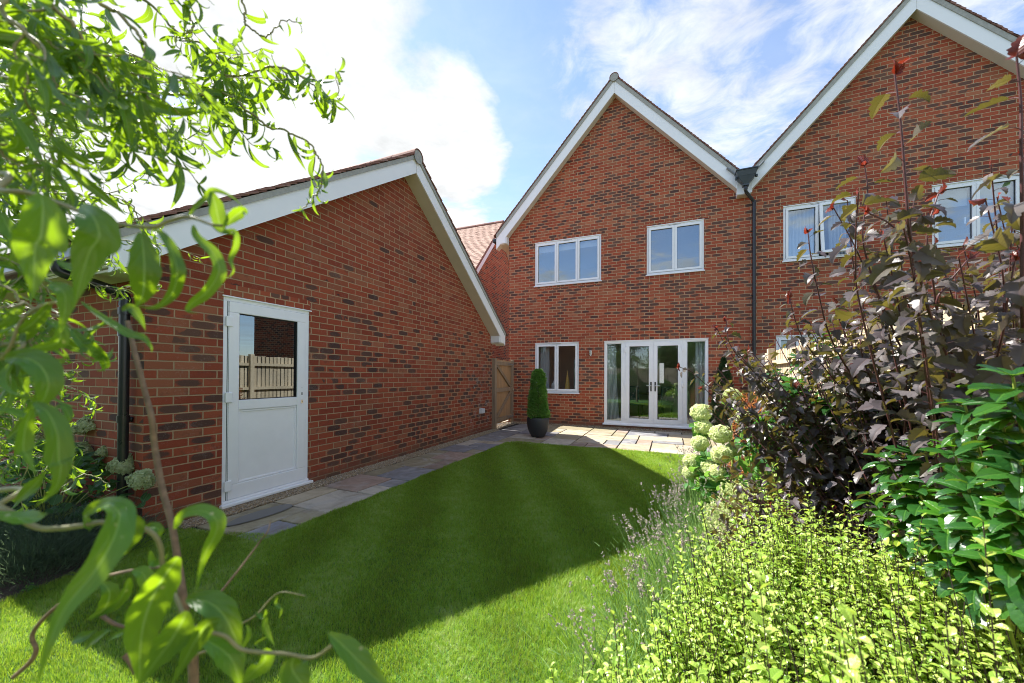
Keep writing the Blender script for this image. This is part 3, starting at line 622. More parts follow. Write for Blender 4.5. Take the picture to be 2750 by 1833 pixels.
# outdoor socket and pipe clip
q=QM(); ub(q,mpG,-2.335,-2.165,.44,.555,0,.035); ub(q,mpG,-2.33,-2.17,.445,.55,.035,.075); sk=q.build('outdoor_socket',M['sock'],garage,bevel=.01); sk['label']='small pale grey weatherproof socket low on the far end of the garage wall'
q=QM(); ub(q,mpG,-2.62,-2.60,1.00,1.06,0,.03); ub(q,mpG,-2.63,-2.59,1.02,1.04,.02,.035); q.build('hose_clip',M['steel'],garage)

# ================================================================== HOUSE C
XC=-3.0; CA=5.31
topC=lambda u:7.96-1.08*abs(u-CA)
q=QM(); wall(q,mpG,[2.7,CA,7.92],[],lambda u:topC(u)-.2,-.1); q.V=[v+np.array([XC,0,0]) for v in q.V]; q.quad((XC,2.7,-.1),(-14,2.7,-.1),(-14,2.7,5),(XC,2.7,5)); q.build('wall',M['brickA'],houseC,recalc=False,boxuv=True)
qb,qu,qs=QM(),QM(),QM(); mpC=lambda u,v,w:(XC+w,u,v); barge((qb,qu,qs),mpC,CA,7.72,8.0,CA-3.0,CA+3.0,.14,1.08)
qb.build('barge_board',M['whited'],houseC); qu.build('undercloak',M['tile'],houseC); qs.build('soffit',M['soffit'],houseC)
q=QM()
for s in (-1,1):
    e=(XC,CA+s*3.05,8.1-1.08*3.05); tiles(q,e,(XC,CA,8.1),(1,0,0),-9,.17)
rf=q.build('roof',tile_mat('pale_clay_tile',(.42,.27,.21),(.50,.34,.26),(.36,.22,.17)),houseC,recalc=False)
q=QM(); ridge_tiles(q,(XC+.17,CA,8.05),(-1,0,0),9.); q.build('ridge_tile_row',M['tile'],rf)

# ================================================================== GATE
g=thing('garden_gate','closed weathered timber ledged and braced gate between garage and house','gate',(-.04,-.9,0))
gA=np.array([-.03,-1.50,0]); gB=np.array([-.15,-.06,0]); gt=(gB-gA)/np.linalg.norm(gB-gA); gn=np.array([gt[1],-gt[0],0]); GL=np.linalg.norm(gB-gA)
def gp(u,v,w): return tuple(gA+gt*u+gn*w+np.array([0,0,v]))
def gbox(q,u0,u1,v0,v1,w0,w1,mi=0):
    V=[gp(u,v,w) for u in (u0,u1) for v in (v0,v1) for w in (w0,w1)]; q.add(V,[[0,1,3,2],[4,6,7,5],[0,4,5,1],[2,3,7,6],[0,2,6,4],[1,5,7,3]],None,mi)
q=QM(); n=12; W=GL/n
for i in range(n): gbox(q,i*W+.002,(i+1)*W-.002,.09,1.70+rng.normal(0,.003),-.02,.0)
q.build('board_panel',M['woodg'],g,bevel=.002)
q=QM(); gbox(q,0,.10,.06,1.70,0.001,.045); gbox(q,GL-.12,GL,.06,1.72,.001,.045); q.build('stile',M['woodw'],g,bevel=.004)
for z in (.13,.88,1.56): q=QM(); gbox(q,.10,GL-.12,z,z+.10,.001,.04); q.build('ledge',M['woodw'],g,bevel=.004)
for (ua,va,ub_,vb) in ((.16,1.55,GL-.16,.99),(.16,.24,GL-.16,.87)):
    q=QM(); a=np.array(gp(ua,va,.022)); b=np.array(gp(ub_,vb,.022)); q.bar(a,b,.038,.085,tuple(np.cross(gn,(b-a)))); q.build('brace',M['woodw'],g,bevel=.003)
for z in (.18,1.61):
    q=QM(); gbox(q,GL-.45,GL-.02,z-.018,z+.018,.046,.052); gbox(q,GL-.06,GL-.02,z-.06,z+.06,.046,.054); gbox(q,.02,.06,z-.05,z+.05,.046,.05); q.build('strap_hinge',plain('galvanised_steel',(.35,.35,.34),.5,.3,40,metal=.7),g,bevel=.004)
q=QM(); gbox(q,GL-.10,GL-.04,.90,.93,.046,.07); gbox(q,GL-.08,GL-.06,.88,.95,.07,.078); q.build('latch',M['steel'],g,bevel=.003)
q=QM(); q.box(-.02,.08,-1.655,-1.55,0,1.72); q.build('gate_post',M['woodw'],g,bevel=.006)
q=QM(); q.box(-.20,-.12,-.05,-.003,0,1.74); q.build('gate_post',M['woodw'],g,bevel=.004)

# ================================================================== FENCES
def fence(p,q_,label,h=1.76,name='timber_fence',face=1):
    p=np.array([*p,0.]); q_=np.array([*q_,0.]); L=np.linalg.norm(q_-p); t=(q_-p)/L; n=np.array([t[1],-t[0],0])*face
    F=thing(name,label,'fence',tuple((p+q_)/2))
    qq=QM(); x=0; k=0
    while x<L:
        w=.105; a=p+t*x; b=p+t*min(x+w+.02,L); hh=h+rng.normal(0,.004)
        o1=n*(.012+.0*k); o2=n*(.020)
        V=[a+[0,0,.06],b+[0,0,.06],b+[0,0,hh],a+[0,0,hh],a+o2+[0,0,.06],b+n*.006+[0,0,.06],b+n*.006+[0,0,hh],a+o2+[0,0,hh]]
        qq.add(V,[[0,1,2,3],[4,7,6,5],[0,4,5,1],[3,2,6,7],[0,3,7,4],[1,5,6,2]]); x+=w; k+=1
    qq.build('board_panel',M['woodf'],F)
    for z in (.30,.95,1.55):
        qq=QM(); qq.bar(p-n*.03+[0,0,z],q_-n*.03+[0,0,z],.05,.07); qq.build('rail',M['woodf'],F)
    for d in np.arange(0,L+.1,1.83):
        c=p+t*min(d,L-.05)-n*.06; qq=QM(); qq.box(c[0]-.05,c[0]+.05,c[1]-.05,c[1]+.05,0,h+.04); qq.build('post',M['woodf'],F,bevel=.005)
    return F
fence((5.68,-.02),(5.68,-13.3),'pale close-board timber fence along the right border, behind the purple shrub',face=-1)
fence((5.68,-13.4),(-6.,-13.4),'pale close-board timber fence across the end of the garden, seen in the glass',face=1)
# ================================================================== GROUND
q=QM(); q.quad((-150,-150,-.06),(150,-150,-.06),(150,150,-.06),(-150,150,-.06)); q.build('ground',M['earth'],kind='structure',recalc=False)
q=QM(); q.quad((-3.2,-12.4,-.012),(4.55,-12.4,-.012),(4.55,-8.2,-.012),(-3.2,-8.2,-.012)); q.quad((.003,-8.2,-.012),(.9,-8.2,-.012),(.9,-7.935,-.012),(.003,-7.935,-.012)); q.quad((.9,-8.2,-.012),(4.55,-8.2,-.012),(4.55,-2.93,-.012),(.9,-2.93,-.012)); q.build('lawn',M['lawn'],kind='structure',recalc=False)
q=QM(); q.quad((4.2,-12.4,-.004),(5.66,-12.4,-.004),(5.66,-.3,-.004),(4.2,-.3,-.004)); q.add([(-3.5,-9.15,-.008),(.46,-9.15,-.008),(.40,-8.6,-.008),(.10,-8.19,-.008),(-3.5,-8.19,-.008)],[[0,1,2,3,4]]); q.build('planting_bed',M['soil'],kind='structure',recalc=False)
q=QM(); q.quad((0.002,-7.935,-.018),(1.05,-7.935,-.018),(1.05,-.01,-.018),(0.002,-.01,-.018)); q.quad((1.05,-2.96,-.018),(5.65,-2.96,-.018),(5.65,-.01,-.018),(1.05,-.01,-.018)); q.quad((-.28,-1.6,-.017),(.0,-1.6,-.017),(.0,0,-.017),(-.28,0,-.017)); q.quad((-2.9,-1.6,-.02),(-.28,-1.6,-.02),(-.28,9,-.02),(-2.9,9,-.02))
q.build('paving_bed',M['joint'],kind='structure',recalc=False)
slabs=[]
# path beside the garage (joints surveyed), then the patio on a 285 mm module
def sl(x0,x1,y0,y1): slabs.append((x0,x1,y0,y1))
sl(.22,.735,-7.93,-7.25); sl(.735,1.01,-7.93,-7.55); sl(.735,1.01,-7.55,-7.25); sl(.22,.49,-7.25,-6.66); sl(.49,1.01,-7.25,-6.66)
sl(.22,.745,-6.66,-6.06); sl(.745,1.01,-6.66,-6.36); sl(.745,1.01,-6.36,-6.06); sl(.22,.46,-6.06,-5.46); sl(.46,1.01,-6.06,-5.46)
sl(.22,.74,-5.46,-4.88); sl(.74,1.01,-5.46,-5.17); sl(.74,1.01,-5.17,-4.88); sl(.22,.47,-4.88,-4.3); sl(.47,1.01,-4.88,-4.3)
sl(.22,.74,-4.3,-3.72); sl(.74,1.01,-4.3,-4.0); sl(.74,1.01,-4.0,-3.72); sl(.22,.5,-3.72,-3.12); sl(.5,1.01,-3.72,-3.4); sl(.5,1.01,-3.4,-3.12)
NX,NY=19,10; gx=lambda i:.22+i*.2845; gy=lambda j:-3.12+j*.281; used=np.zeros((NX,NY),bool); r2=random.Random(11)
for i in range(NX):
    for j in range(NY):
        if gx(i)>.95 and j==0: used[i,j]=False
for j in range(NY):
    for i in range(NX):
        if used[i,j]: continue
        opts=[(3,2),(2,2),(3,2),(2,3),(2,2),(2,1),(1,2)]; r2.shuffle(opts)
        for w_,h_ in opts+[(1,1)]:
            if i+w_<=NX and j+h_<=NY and not used[i:i+w_,j:j+h_].any():
                used[i:i+w_,j:j+h_]=True; sl(gx(i),gx(i+w_),gy(j),gy(j+h_)); break
for x in np.arange(-1.2,-.05,.57): sl(x-1.2,x-.65,-1.5,-.9)
for k in range(14): sl(-1.45,-.88,-1.5+k*.6,-.9+k*.6); sl(-.88,-.31,-.3+k*.6,.3+k*.6)
q=QM()
for x0,x1,y0,y1 in slabs:
    if x1<-.3 and y0<-1.5: continue
    x1c=x1; y0c=y0
    if x0>.9 and y0<-2.95: y0c=-2.98
    if y1-y0c<.05: continue
    g_=.0105; h=rng.normal(0,.0022); n=8; jit=lambda:rng.normal(0,.0018)
    P=[]
    for (ax,ay),(bx,by) in (((x0+g_,y0c+g_),(x1c-g_,y0c+g_)),((x1c-g_,y0c+g_),(x1c-g_,y1-g_)),((x1c-g_,y1-g_),(x0+g_,y1-g_)),((x0+g_,y1-g_),(x0+g_,y0c+g_))):
        for k in range(n): s=k/n; P.append((ax+(bx-ax)*s+jit(),ay+(by-ay)*s+jit()))
    P=np.array(P); c=P.mean(0); N=len(P)
    in_=c+(P-c)*(1-.005/np.linalg.norm(P-c,axis=1))[:,None]
    V=[(*p,-.05) for p in P]+[(*p,-.006+h) for p in P]+[(*p,h) for p in in_]
    q.add(V,[[i,(i+1)%N,(i+1)%N+N,i+N] for i in range(N)]+[[i+N,(i+1)%N+N,(i+1)%N+2*N,i+2*N] for i in range(N)]); q.F.append(np.array([[q.n-N+i for i in range(N)]])); q.U.append(None); q.M.append(np.zeros(1,int))
q.build('paving',M['slab'],kind='structure',recalc=False)
# wet patch is a separate thin film on the first slab
t=NT('wet_stone'); M['wet']=t.out(t.principled(Base_Color=(.12,.115,.11),Roughness=.4))
q=QM(); th=np.linspace(0,2*math.pi,48,endpoint=False); cx,cy=.47,-7.52
Pw=[(cx+.105*math.cos(a)*(1+.1*math.sin(2*a))-.0,cy+.30*math.sin(a)*(1+.06*math.sin(3*a)),.0062) for a in th]; q.poly(Pw); o=q.build('water_stain',M['wet'],kind='structure',recalc=False)
# gravel margins
ico_V=[];phi=.9
cube=np.array([(x,y,z) for x in (-1,1) for y in (-1,1) for z in (-1,1)],float)*np.array([1,.8,.62]); cube=cube*np.array([1 if abs(v.sum())>.5 else .82 for v in cube])[:,None]
cf=np.array([[0,1,3,2],[4,6,7,5],[0,4,5,1],[2,3,7,6],[0,2,6,4],[1,5,7,3]])
def stones(n,x0,x1,y0,y1,zf):
    pos=np.stack([rng.uniform(x0,x1,n),rng.uniform(y0,y1,n),np.zeros(n)],1); pos[:,2]=zf(pos)
    qq.leaves((cube*.5,cf,np.zeros((6,4,2))),pos,rng.normal(size=(n,3)),rng.normal(size=(n,3)),rng.uniform(.006,.0135,n))
qq=QM(); hz=lambda p:rng.uniform(-.012,.006,len(p))+.006*rng.random(len(p))
stones(15000,.004,.222,-8.0,-5.0,hz); stones(9000,.004,.222,-5.0,-1.65,hz); stones(7000,-.1,5.6,-.33,-.006,hz); stones(1200,-.28,0.1,-1.5,-.1,lambda p:hz(p)-.012)
o=qq.build('gravel',M['gravel'],kind='stuff',recalc=False); tag(o,'narrow margin of tan pea gravel along the brick walls','gravel')
# lawn edge line, then blades of grass
def in_lawn(P):
    x,y=P[:,0],P[:,1]; ed=1.005+.012*np.sin(y*9)+.008*np.sin(y*23); top=-2.955+.02*np.sin(x*7)+.01*np.sin(x*19)
    cor=(x-1.0)+(-3.0-y) > .16
    near=(y<-7.95+.10*(x-.2)*0)
    a=(x>ed)&(y<top)&cor
    b=(y<-7.945-.02*np.sin(x*7)+.0*x)&(x>.08+.75*np.clip(-8.2-y,0,.4)+.15*np.clip(-8.6-y,0,.6)-(y<-9.2)*3.)&(x<=ed)
    c=(y<-7.80-.10*(x<.6))&(x>.62)&(x<=ed)&(y<-7.9+.15*(x-.6)*2)
    e=x<4.42-.10*np.sin(y*1.3)
    return (a|b|c)&e
def blades(n,x0,x1,y0,y1,w,h):
    P=np.stack([rng.uniform(x0,x1,n),rng.uniform(y0,y1,n)],1); rel=P-CAMLOC[:2]; fw=CM[:2,1]; sd=CM[:2,0]; dz=rel@fw; lx=rel@sd
    P=P[in_lawn(P)&(dz>.25)&(np.abs(lx)<dz*1.42+.15)]; k=len(P)
    yaw=rng.uniform(0,2*np.pi,k); lean=rng.uniform(.1,.85,k); cl=np.sin(P[:,0]*7.6+P[:,1]*4.2)*.35
    hh=h*rng.uniform(.55,1.15,k)*(1+.25*np.sin(P[:,0]*3.1+1)*np.sin(P[:,1]*2.7)); d=np.stack([np.cos(yaw)+cl,np.sin(yaw)+cl*.5],1); d/=np.linalg.norm(d,axis=1)[:,None]
    s=np.stack([-d[:,1],d[:,0]],1); s=s*np.cos(rng.uniform(-.9,.9,k))[:,None]; ww=w*rng.uniform(.7,1.3,k)
    def lv(f,wid):
        c=P+d*(hh*lean*f**1.8)[:,None]; z=-.012+hh*(f-.28*lean*f*f); l=np.column_stack([c-s*(ww*wid/2)[:,None],z]); r=np.column_stack([c+s*(ww*wid/2)[:,None],z]); return l,r
    a,b=lv(0,1.); c_,d_=lv(.5,.85); e,f=lv(1.,.18)
    V=np.stack([a,b,c_,d_,e,f],1).reshape(-1,3); F=(np.array([[0,1,3,2],[2,3,5,4]])[None]+(np.arange(k)*6)[:,None,None]).reshape(-1,4); return V,F
q=QM()
for a in ((360000,-.1,4.5,-9.4,-7.6,.0022,.030),(240000,.9,4.5,-7.6,-5.6,.0030,.034),(150000,.9,4.5,-5.6,-2.9,.0042,.034)): q.add(*blades(*a))
o=q.build('grass',M['grass'],kind='stuff',recalc=False); tag(o,'short mown lawn grass, bright where sunlit and deep green in the garage shadow','grass')
# clover and fallen leaves are left to the grass

# ================================================================== POT AND TOPIARY
PC=(1.357,-2.213,0); pot=thing('planter','round dark charcoal planter standing at the corner of the patio','planter',PC)
prof=[(.001,.004),(.135,.004),(.145,.015),(.185,.09),(.218,.18),(.236,.27),(.240,.35),(.236,.405),(.232,.412),(.222,.412),(.218,.40),(.216,.36),(.001,.36)]
q=QM(); q.lathe(PC,prof,48); q.build('pot',M['pot'],pot,smooth=True)
q=QM(); q.lathe(PC,[(.001,.385),(.12,.388),(.216,.380)],24); q.build('soil',M['soil'],pot)
M['box']=leaf_mat('box_leaf',[(.05,.15,.03),(.10,.26,.045),(.20,.40,.09)],(.35,.6,.08),.3,.35,(.08,.2,.04),.2)
tp=thing('topiary','clipped cone of small-leaved box growing in the dark planter','topiary',(PC[0],PC[1],.385))
OV=ribbon(oval,.32,.5,0,.3,3); q=QM(); n=10000
zz=rng.uniform(0,1,n); Rr=(.232-.128*zz)*(1+.05*np.sin(zz*17))*np.where(zz<.06,.9+zz,1)*np.where(zz>.93,np.sqrt(np.clip((1.02-zz)/.09,0,1)),1); an=rng.uniform(0,2*np.pi,n); Rr=Rr*(1+.09*np.sin(an*3+zz*9)+.06*np.sin(an*5-zz*14))
rad=Rr*np.sqrt(rng.uniform(.42,1.,n))*rng.uniform(.90,1.10,n); pos=np.stack([PC[0]+rad*np.cos(an),PC[1]+rad*np.sin(an),.40+zz*1.03],1)
dr=np.stack([np.cos(an),np.sin(an),rng.uniform(.1,1.2,n)],1)+rng.normal(0,.5,(n,3)); q.leaves(OV,pos,dr,rng.normal(size=(n,3))+np.array([0,0,1.]),rng.uniform(.024,.046,n))
q.build('foliage',M['box'],tp,recalc=False)
q=QM(); q.tube([(PC[0],PC[1],.38),(PC[0]+.01,PC[1],.9),(PC[0],PC[1],1.35)],[.016,.012,.004],8); 
for k in range(26): a=rng.uniform(0,6.28); z=rng.uniform(.42,1.25); q.tube([(PC[0],PC[1],z-.06),(PC[0]+.12*math.cos(a),PC[1]+.12*math.sin(a),z+.05)],[.004,.002],4)
M['bark']=plain('brown_bark',(.12,.085,.06),.85,.3,60,.5); q.build('stem',M['bark'],tp)
# ================================================================== PLANTS
M['stem_dark']=plain('dark_red_stem',(.085,.028,.030),.5,.3,50)
M['stem_black']=plain('blackish_stem',(.035,.022,.018),.6,.3,50)
M['stem_green']=plain('yellow_green_stem',(.28,.34,.06),.45,.2,50)
M['stem_brown']=plain('willow_bark',(.20,.145,.085),.7,.35,60,.4)
M['cane']=plain('dry_cane',(.20,.14,.085),.75,.35,80,.4)
M['twig']=plain('willow_twig',(.25,.24,.10),.5,.25,50)
M['ninebark']=leaf_mat('purple_ninebark_leaf',[(.062,.050,.062),(.10,.084,.098),(.16,.138,.148),(.09,.085,.06)],(.18,.15,.020),.30,.36,(.15,.10,.09),.3,.4,quilt=.12)
M['ninetip']=leaf_mat('red_young_leaf',[(.09,.018,.018),(.13,.030,.022),(.09,.035,.025)],(.30,.035,.015),.35,.33,(.4,.1,.08),.3)
M['holly']=leaf_mat('glossy_dark_leaf',[(.012,.062,.015),(.022,.090,.018),(.040,.13,.022)],(.20,.40,.03),.25,.26,(.10,.25,.04),.45,.6,quilt=.4)
M['hollyy']=leaf_mat('glossy_young_leaf',[(.045,.17,.018),(.07,.22,.02)],(.25,.55,.03),.35,.2,(.3,.45,.08),.5,.6,quilt=.4)
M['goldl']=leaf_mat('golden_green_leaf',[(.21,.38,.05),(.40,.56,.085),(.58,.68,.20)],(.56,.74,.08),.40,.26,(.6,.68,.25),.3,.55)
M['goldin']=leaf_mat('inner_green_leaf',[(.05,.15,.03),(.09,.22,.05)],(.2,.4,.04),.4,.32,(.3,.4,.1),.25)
M['willow']=leaf_mat('willow_leaf',[(.028,.085,.022),(.045,.125,.026),(.08,.18,.03)],(.37,.58,.010),.38,.38,(.24,.36,.10),.5,.5,under=(.075,.145,.075),spots=.02)
M['hydl']=leaf_mat('hydrangea_leaf',[(.06,.19,.05),(.10,.27,.06),(.07,.23,.08)],(.3,.55,.08),.42,.55,(.3,.45,.15),.4,.3,quilt=.2)
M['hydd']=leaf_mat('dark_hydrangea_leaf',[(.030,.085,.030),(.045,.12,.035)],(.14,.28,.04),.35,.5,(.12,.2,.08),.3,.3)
M['petal']=leaf_mat('cream_floret',[(.62,.74,.30),(.84,.88,.50),(.46,.62,.18)],(.92,.94,.6),.45,.6,(.7,.7,.4),.1,.2)
M['petalg']=leaf_mat('pale_green_floret',[(.42,.50,.26),(.52,.58,.36),(.36,.44,.20)],(.6,.66,.35),.35,.6,(.5,.55,.3),.1,.2)
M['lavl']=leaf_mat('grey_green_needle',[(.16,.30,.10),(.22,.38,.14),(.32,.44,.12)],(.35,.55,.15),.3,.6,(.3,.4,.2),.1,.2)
M['lavd']=leaf_mat('shade_darkened_needle',[(.05,.085,.055),(.08,.12,.075)],(.12,.18,.08),.25,.6,(.1,.14,.08),.1,.2)  # lavender needle copy with the left bed's shade darkened into its colour
M['lavf']=leaf_mat('faded_lavender_bud',[(.34,.28,.27),(.50,.43,.37),(.66,.58,.46),(.24,.19,.24)],(.5,.42,.4),.25,.8,(.4,.35,.35),.1,.1)
M['pale']=leaf_mat('cream_variegated_leaf',[(.42,.50,.20),(.58,.60,.30),(.22,.36,.08)],(.6,.68,.25),.38,.4,(.5,.55,.25),.2)
M['rust']=leaf_mat('rust_leaf',[(.30,.08,.03),(.20,.05,.03),(.25,.14,.05)],(.6,.25,.06),.4,.45,(.3,.1,.05),.2)
M['conif']=leaf_mat('conifer_scale',[(.012,.045,.014),(.022,.07,.02)],(.06,.14,.02),.2,.5,(.04,.1,.03),.1)
M['treel']=leaf_mat('tree_leaf',[(.03,.075,.015),(.05,.11,.02),(.07,.13,.03)],(.2,.35,.04),.35,.5,(.1,.18,.05),.2)
def rnorm(n,s=1.): return rng.normal(0,s,(n,3))

# ---- purple ninebark
NB=[ribbon(serr(lobed,7,.10),.42,c,tw,f,12,1.5,dr) for c,tw,f,dr in ((.9,.3,.35,.1),(1.4,-.3,.45,-.1),(.5,.2,.25,.2),(1.1,.6,.6,-.2),(.2,-.2,.5,0))]
nine=thing('ninebark_shrub','tall purple-leaved shrub with dark red stems and scarlet tips in the right border','shrub',(5.0,-7.9,0))
def nine_stem(P,leaf,r0=.006,gap=.05,tip=True,tipn=4,startfrac=.0,tr=.0018,spread=1.):
    P=smooth_path(P,8); seg=np.linalg.norm(np.diff(P,axis=0),axis=1); s=np.concatenate([[0],np.cumsum(seg)]); L=s[-1]
    qs.tube(P,np.linspace(r0,tr,len(P)),6)
    n=int(L*(1-startfrac)/gap); 
    for i in range(n):
        x=L*startfrac+(i+.5)*gap; c=np.array([np.interp(x,s,P[:,k]) for k in range(3)]); tg=np.array([np.interp(min(x+.02,L),s,P[:,k])-np.interp(max(0,x-.02),s,P[:,k]) for k in range(3)]); tg/=np.linalg.norm(tg)+1e-9
        ph=i*2.4+rng.normal(0,.3); a=np.cross(tg,(1,0,0)); a/=np.linalg.norm(a); b=np.cross(tg,a); out=math.cos(ph)*a+math.sin(ph)*b
        pe=c+(out*.9+tg*.45)*leaf*.35*rng.uniform(.7,1.2); qs.tube([c,(c+pe)/2+[0,0,.002],pe],.0009,3)
        d=out*1.*spread+tg*.25+np.array([0,0,-.45])+rng.normal(0,.30,3); nr=tg+rng.normal(0,.6,3)+np.array([0,0,.35])
        sz=leaf*1.3*rng.uniform(.65,1.1)*(1-.35*max(0,x/L-.8)/.2); ql.leaves(NB[rng.integers(5)],pe,d,nr,sz)
    if tip:
        for k in range(tipn): qt.leaves(NB[rng.integers(5)],P[-1],(P[-1]-P[-3])/np.linalg.norm(P[-1]-P[-3])*.9+rng.normal(0,.5,3),rng.normal(0,1,3),leaf*rng.uniform(.35,.7))
ql,qs,qt=QM(),QM(),QM()
H=lambda *a:[at(*x) for x in a]
base=np.array([5.02,-7.85,.02])
stems=[ # (points as surveyed px,py,depth), leaf, r
 ([(2640,1300,1.55),(2560,1010,1.2),(2502,858,1.08),(2446,640,1.0),(2435,536,.98),(2420,344,.96),(2403,200,.95)],.082,.0065,.055),
 ([(2760,1250,1.4),(2748,900,.95),(2746,600,.88),(2743,421,.86),(2741,268,.85),(2730,150,.84)],.085,.0065,.055),
 ([(2560,1150,1.6),(2434,955,1.38),(2397,883,1.34),(2353,774,1.3),(2317,640,1.28),(2330,520,1.26),(2322,445,1.25)],.075,.005,.05),
 ([(2420,1180,1.8),(2290,1010,1.6),(2228,899,1.54),(2196,778,1.5),(2178,690,1.48),(2170,625,1.47)],.068,.0045,.04),
 ([(2420,1150,1.9),(2300,1080,1.7),(2200,970,1.63),(2147,890,1.6),(2120,800,1.6)],.062,.004,.035),
 ([(2380,1250,2.1),(2240,1160,2.),(2123,1076,1.95),(2018,992,1.9),(1961,925,1.9),(1950,862,1.9)],.060,.004,.033),
 ([(2330,1240,2.1),(2130,1120,2.02),(2010,1010,1.98),(1950,930,1.97),(1925,880,1.96)],.055,.003,.036),
 ([(2330,1300,2.1),(2130,1220,2.05),(1990,1130,2.0),(1930,1080,1.98),(1890,1040,1.98)],.05,.003,.036),
 ([(2300,1260,2.1),(2120,1180,2.0),(1970,1082,1.95),(1900,1035,1.93),(1860,1000,1.92),(1825,985,1.92)],.055,.003,.045),
 ([(2420,1180,1.8),(2321,975,1.5),(2319,850,1.48),(2317,740,1.46)],.06,.004,.04),
 ([(2620,1150,1.35),(2520,850,1.15),(2547,765,1.12),(2580,720,1.1),(2600,695,1.1)],.062,.0045,.045),
 ([(2620,1180,1.4),(2684,935,1.0),(2704,814,.95),(2726,700,.93)],.070,.004,.04),
 ([(2520,860,1.15),(2500,720,1.12),(2490,640,1.1),(2508,575,1.09)],.055,.004,.045),
 ([(2446,640,1.0),(2490,600,1.02),(2520,520,1.02)],.055,.003,.04),
 ([(2380,870,1.34),(2330,740,1.32),(2290,650,1.3),(2240,560,1.3)],.058,.0035,.04),
 ([(2446,700,1.0),(2400,610,1.0),(2330,570,1.0)],.055,.003,.04),
]
for P,lf,r0,gap in stems:
    pts=H(*P); b=base+rng.normal(0,.07,3)*[1,1,0]; mid=(b+pts[0])/2+np.array([0,0,-.05]); nine_stem([b,mid]+pts,lf*.90,r0,gap*.62,startfrac=.22)
r5=np.random.default_rng(17)
for k in range(16):
    px=r5.uniform(2230,2740); py=r5.uniform(380,760)+max(0,(2400-px))*.5; D=r5.uniform(1.0,1.5); tip=at(px,py,D); low=at(px+r5.uniform(10,90),py+r5.uniform(300,420),D+.15); b=base+r5.normal(0,.1,3)*[1,1,0]
    nine_stem([b,(b+low)/2,low,(low+tip)/2+r5.normal(0,.012,3),tip],r5.uniform(.048,.066),.004,.030,startfrac=.3,tipn=1)
# the body of the bush: many arching stems leaning towards the lawn
r3=np.random.default_rng(5)
for k in range(330):
    px=1895+870*r3.random()**1.12; lim=np.interp(px,[1895,1960,2100,2300,2500,2760],[1010,930,860,780,720,690]); py=r3.uniform(lim,1450 if px<2480 else 1290); D=np.interp(px,[1895,2760],[2.12,1.25])+r3.uniform(-.12,.42)
    if 1010<py<1240 and px<2470 and r3.random()<.5: continue
    tip=at(px,py,D); b=base+r3.normal(0,.12,3)*[1,1,0]; mid=b*.45+tip*.55+np.array([0,0,.02+.12*r3.random()]); mid[2]=max(mid[2],.18)
    nine_stem([b,b*.8+mid*.2+[0,0,.12],mid,tip],r3.uniform(.042,.064),.0040,.030,tip=r3.random()<.07,tipn=2,startfrac=.34)
print('ninebark leaves')
ql.build('foliage',M['ninebark'],nine,recalc=False); qs.build('stem',M['stem_dark'],nine,smooth=True,recalc=False); qt.build('young_foliage',M['ninetip'],nine,recalc=False)

# ---- glossy large-leaved evergreen in front of it, and a second one further back
HL=[ribbon(serr(oval,6,.07),.24,c,tw,f,10,1.3) for c,tw,f in ((.6,.1,.25),(1.0,-.15,.35),(.3,.2,.2),(.9,.3,.3))]
def whorl(ql_,qs_,c,d,leaf,nl,levels=3,young=None,up=.55):
    d=np.asarray(d,float)/np.linalg.norm(d); a=np.cross(d,(.3,.1,1)); a/=np.linalg.norm(a); b=np.cross(d,a)
    for l in range(levels):
        for j in range(nl):
            ph=j*2*math.pi/nl+l*1.1+rng.normal(0,.15); o=math.cos(ph)*a+math.sin(ph)*b; e=up-(l*.28); v=o+d*e+rng.normal(0,.1,3)
            tgt=young if (young is not None and l==0) else ql_
            tgt.leaves(HL[rng.integers(4)],c-d*l*leaf*.30,v,d+o*(-.3)+rng.normal(0,.12,3),leaf*rng.uniform(.78,1.05)*(1 if l else .72))
def glossy(name,label,tips,base,leaf,group=None,nl=6,lv=4):
    T=thing(name,label,'shrub',tuple(base)); a,b,c=QM(),QM(),QM()
    for tp_ in tips:
        tp_=np.asarray(tp_); m_=base*.4+tp_*.6+np.array([rng.normal(0,.05),rng.normal(0,.05),-.05]); P=smooth_path([base+rng.normal(0,.05,3)*[1,1,0],m_,tp_],5); c.tube(P,np.linspace(.008,.0028,len(P)),6)
        dd=P[-1]-P[-3]; whorl(a,c,P[-1],dd/np.linalg.norm(dd)+np.array([0,0,.5]),leaf*rng.uniform(.85,1.15),nl,lv,young=b if rng.random()<.6 else None)
    a.build('foliage',M['holly'],T,recalc=False); b.build('young_foliage',M['hollyy'],T,recalc=False); c.build('stem',M['stem_green'],T,smooth=True,recalc=False)
tips=[at(2720,1010,.86),at(2590,1085,1.0),at(2690,1130,.9),at(2600,1300,.95),at(2470,1330,1.15),at(2380,1230,1.3),at(2740,1240,.85),at(2660,1400,.9),at(2500,1440,1.05),at(2420,1300,1.2),at(2730,1370,.85),at(2560,1200,1.05),at(2620,1210,1.1),at(2700,1480,.85),at(2480,1200,1.25),at(2340,1330,1.4),at(2550,1390,1.0),at(2640,1050,1.15),at(2400,1400,1.2),at(2600,1500,.95)]
glossy('glossy_evergreen_shrub','large-leaved glossy evergreen with puckered leaves at the right edge of the border',tips,np.array([5.0,-8.35,0.]),.088)
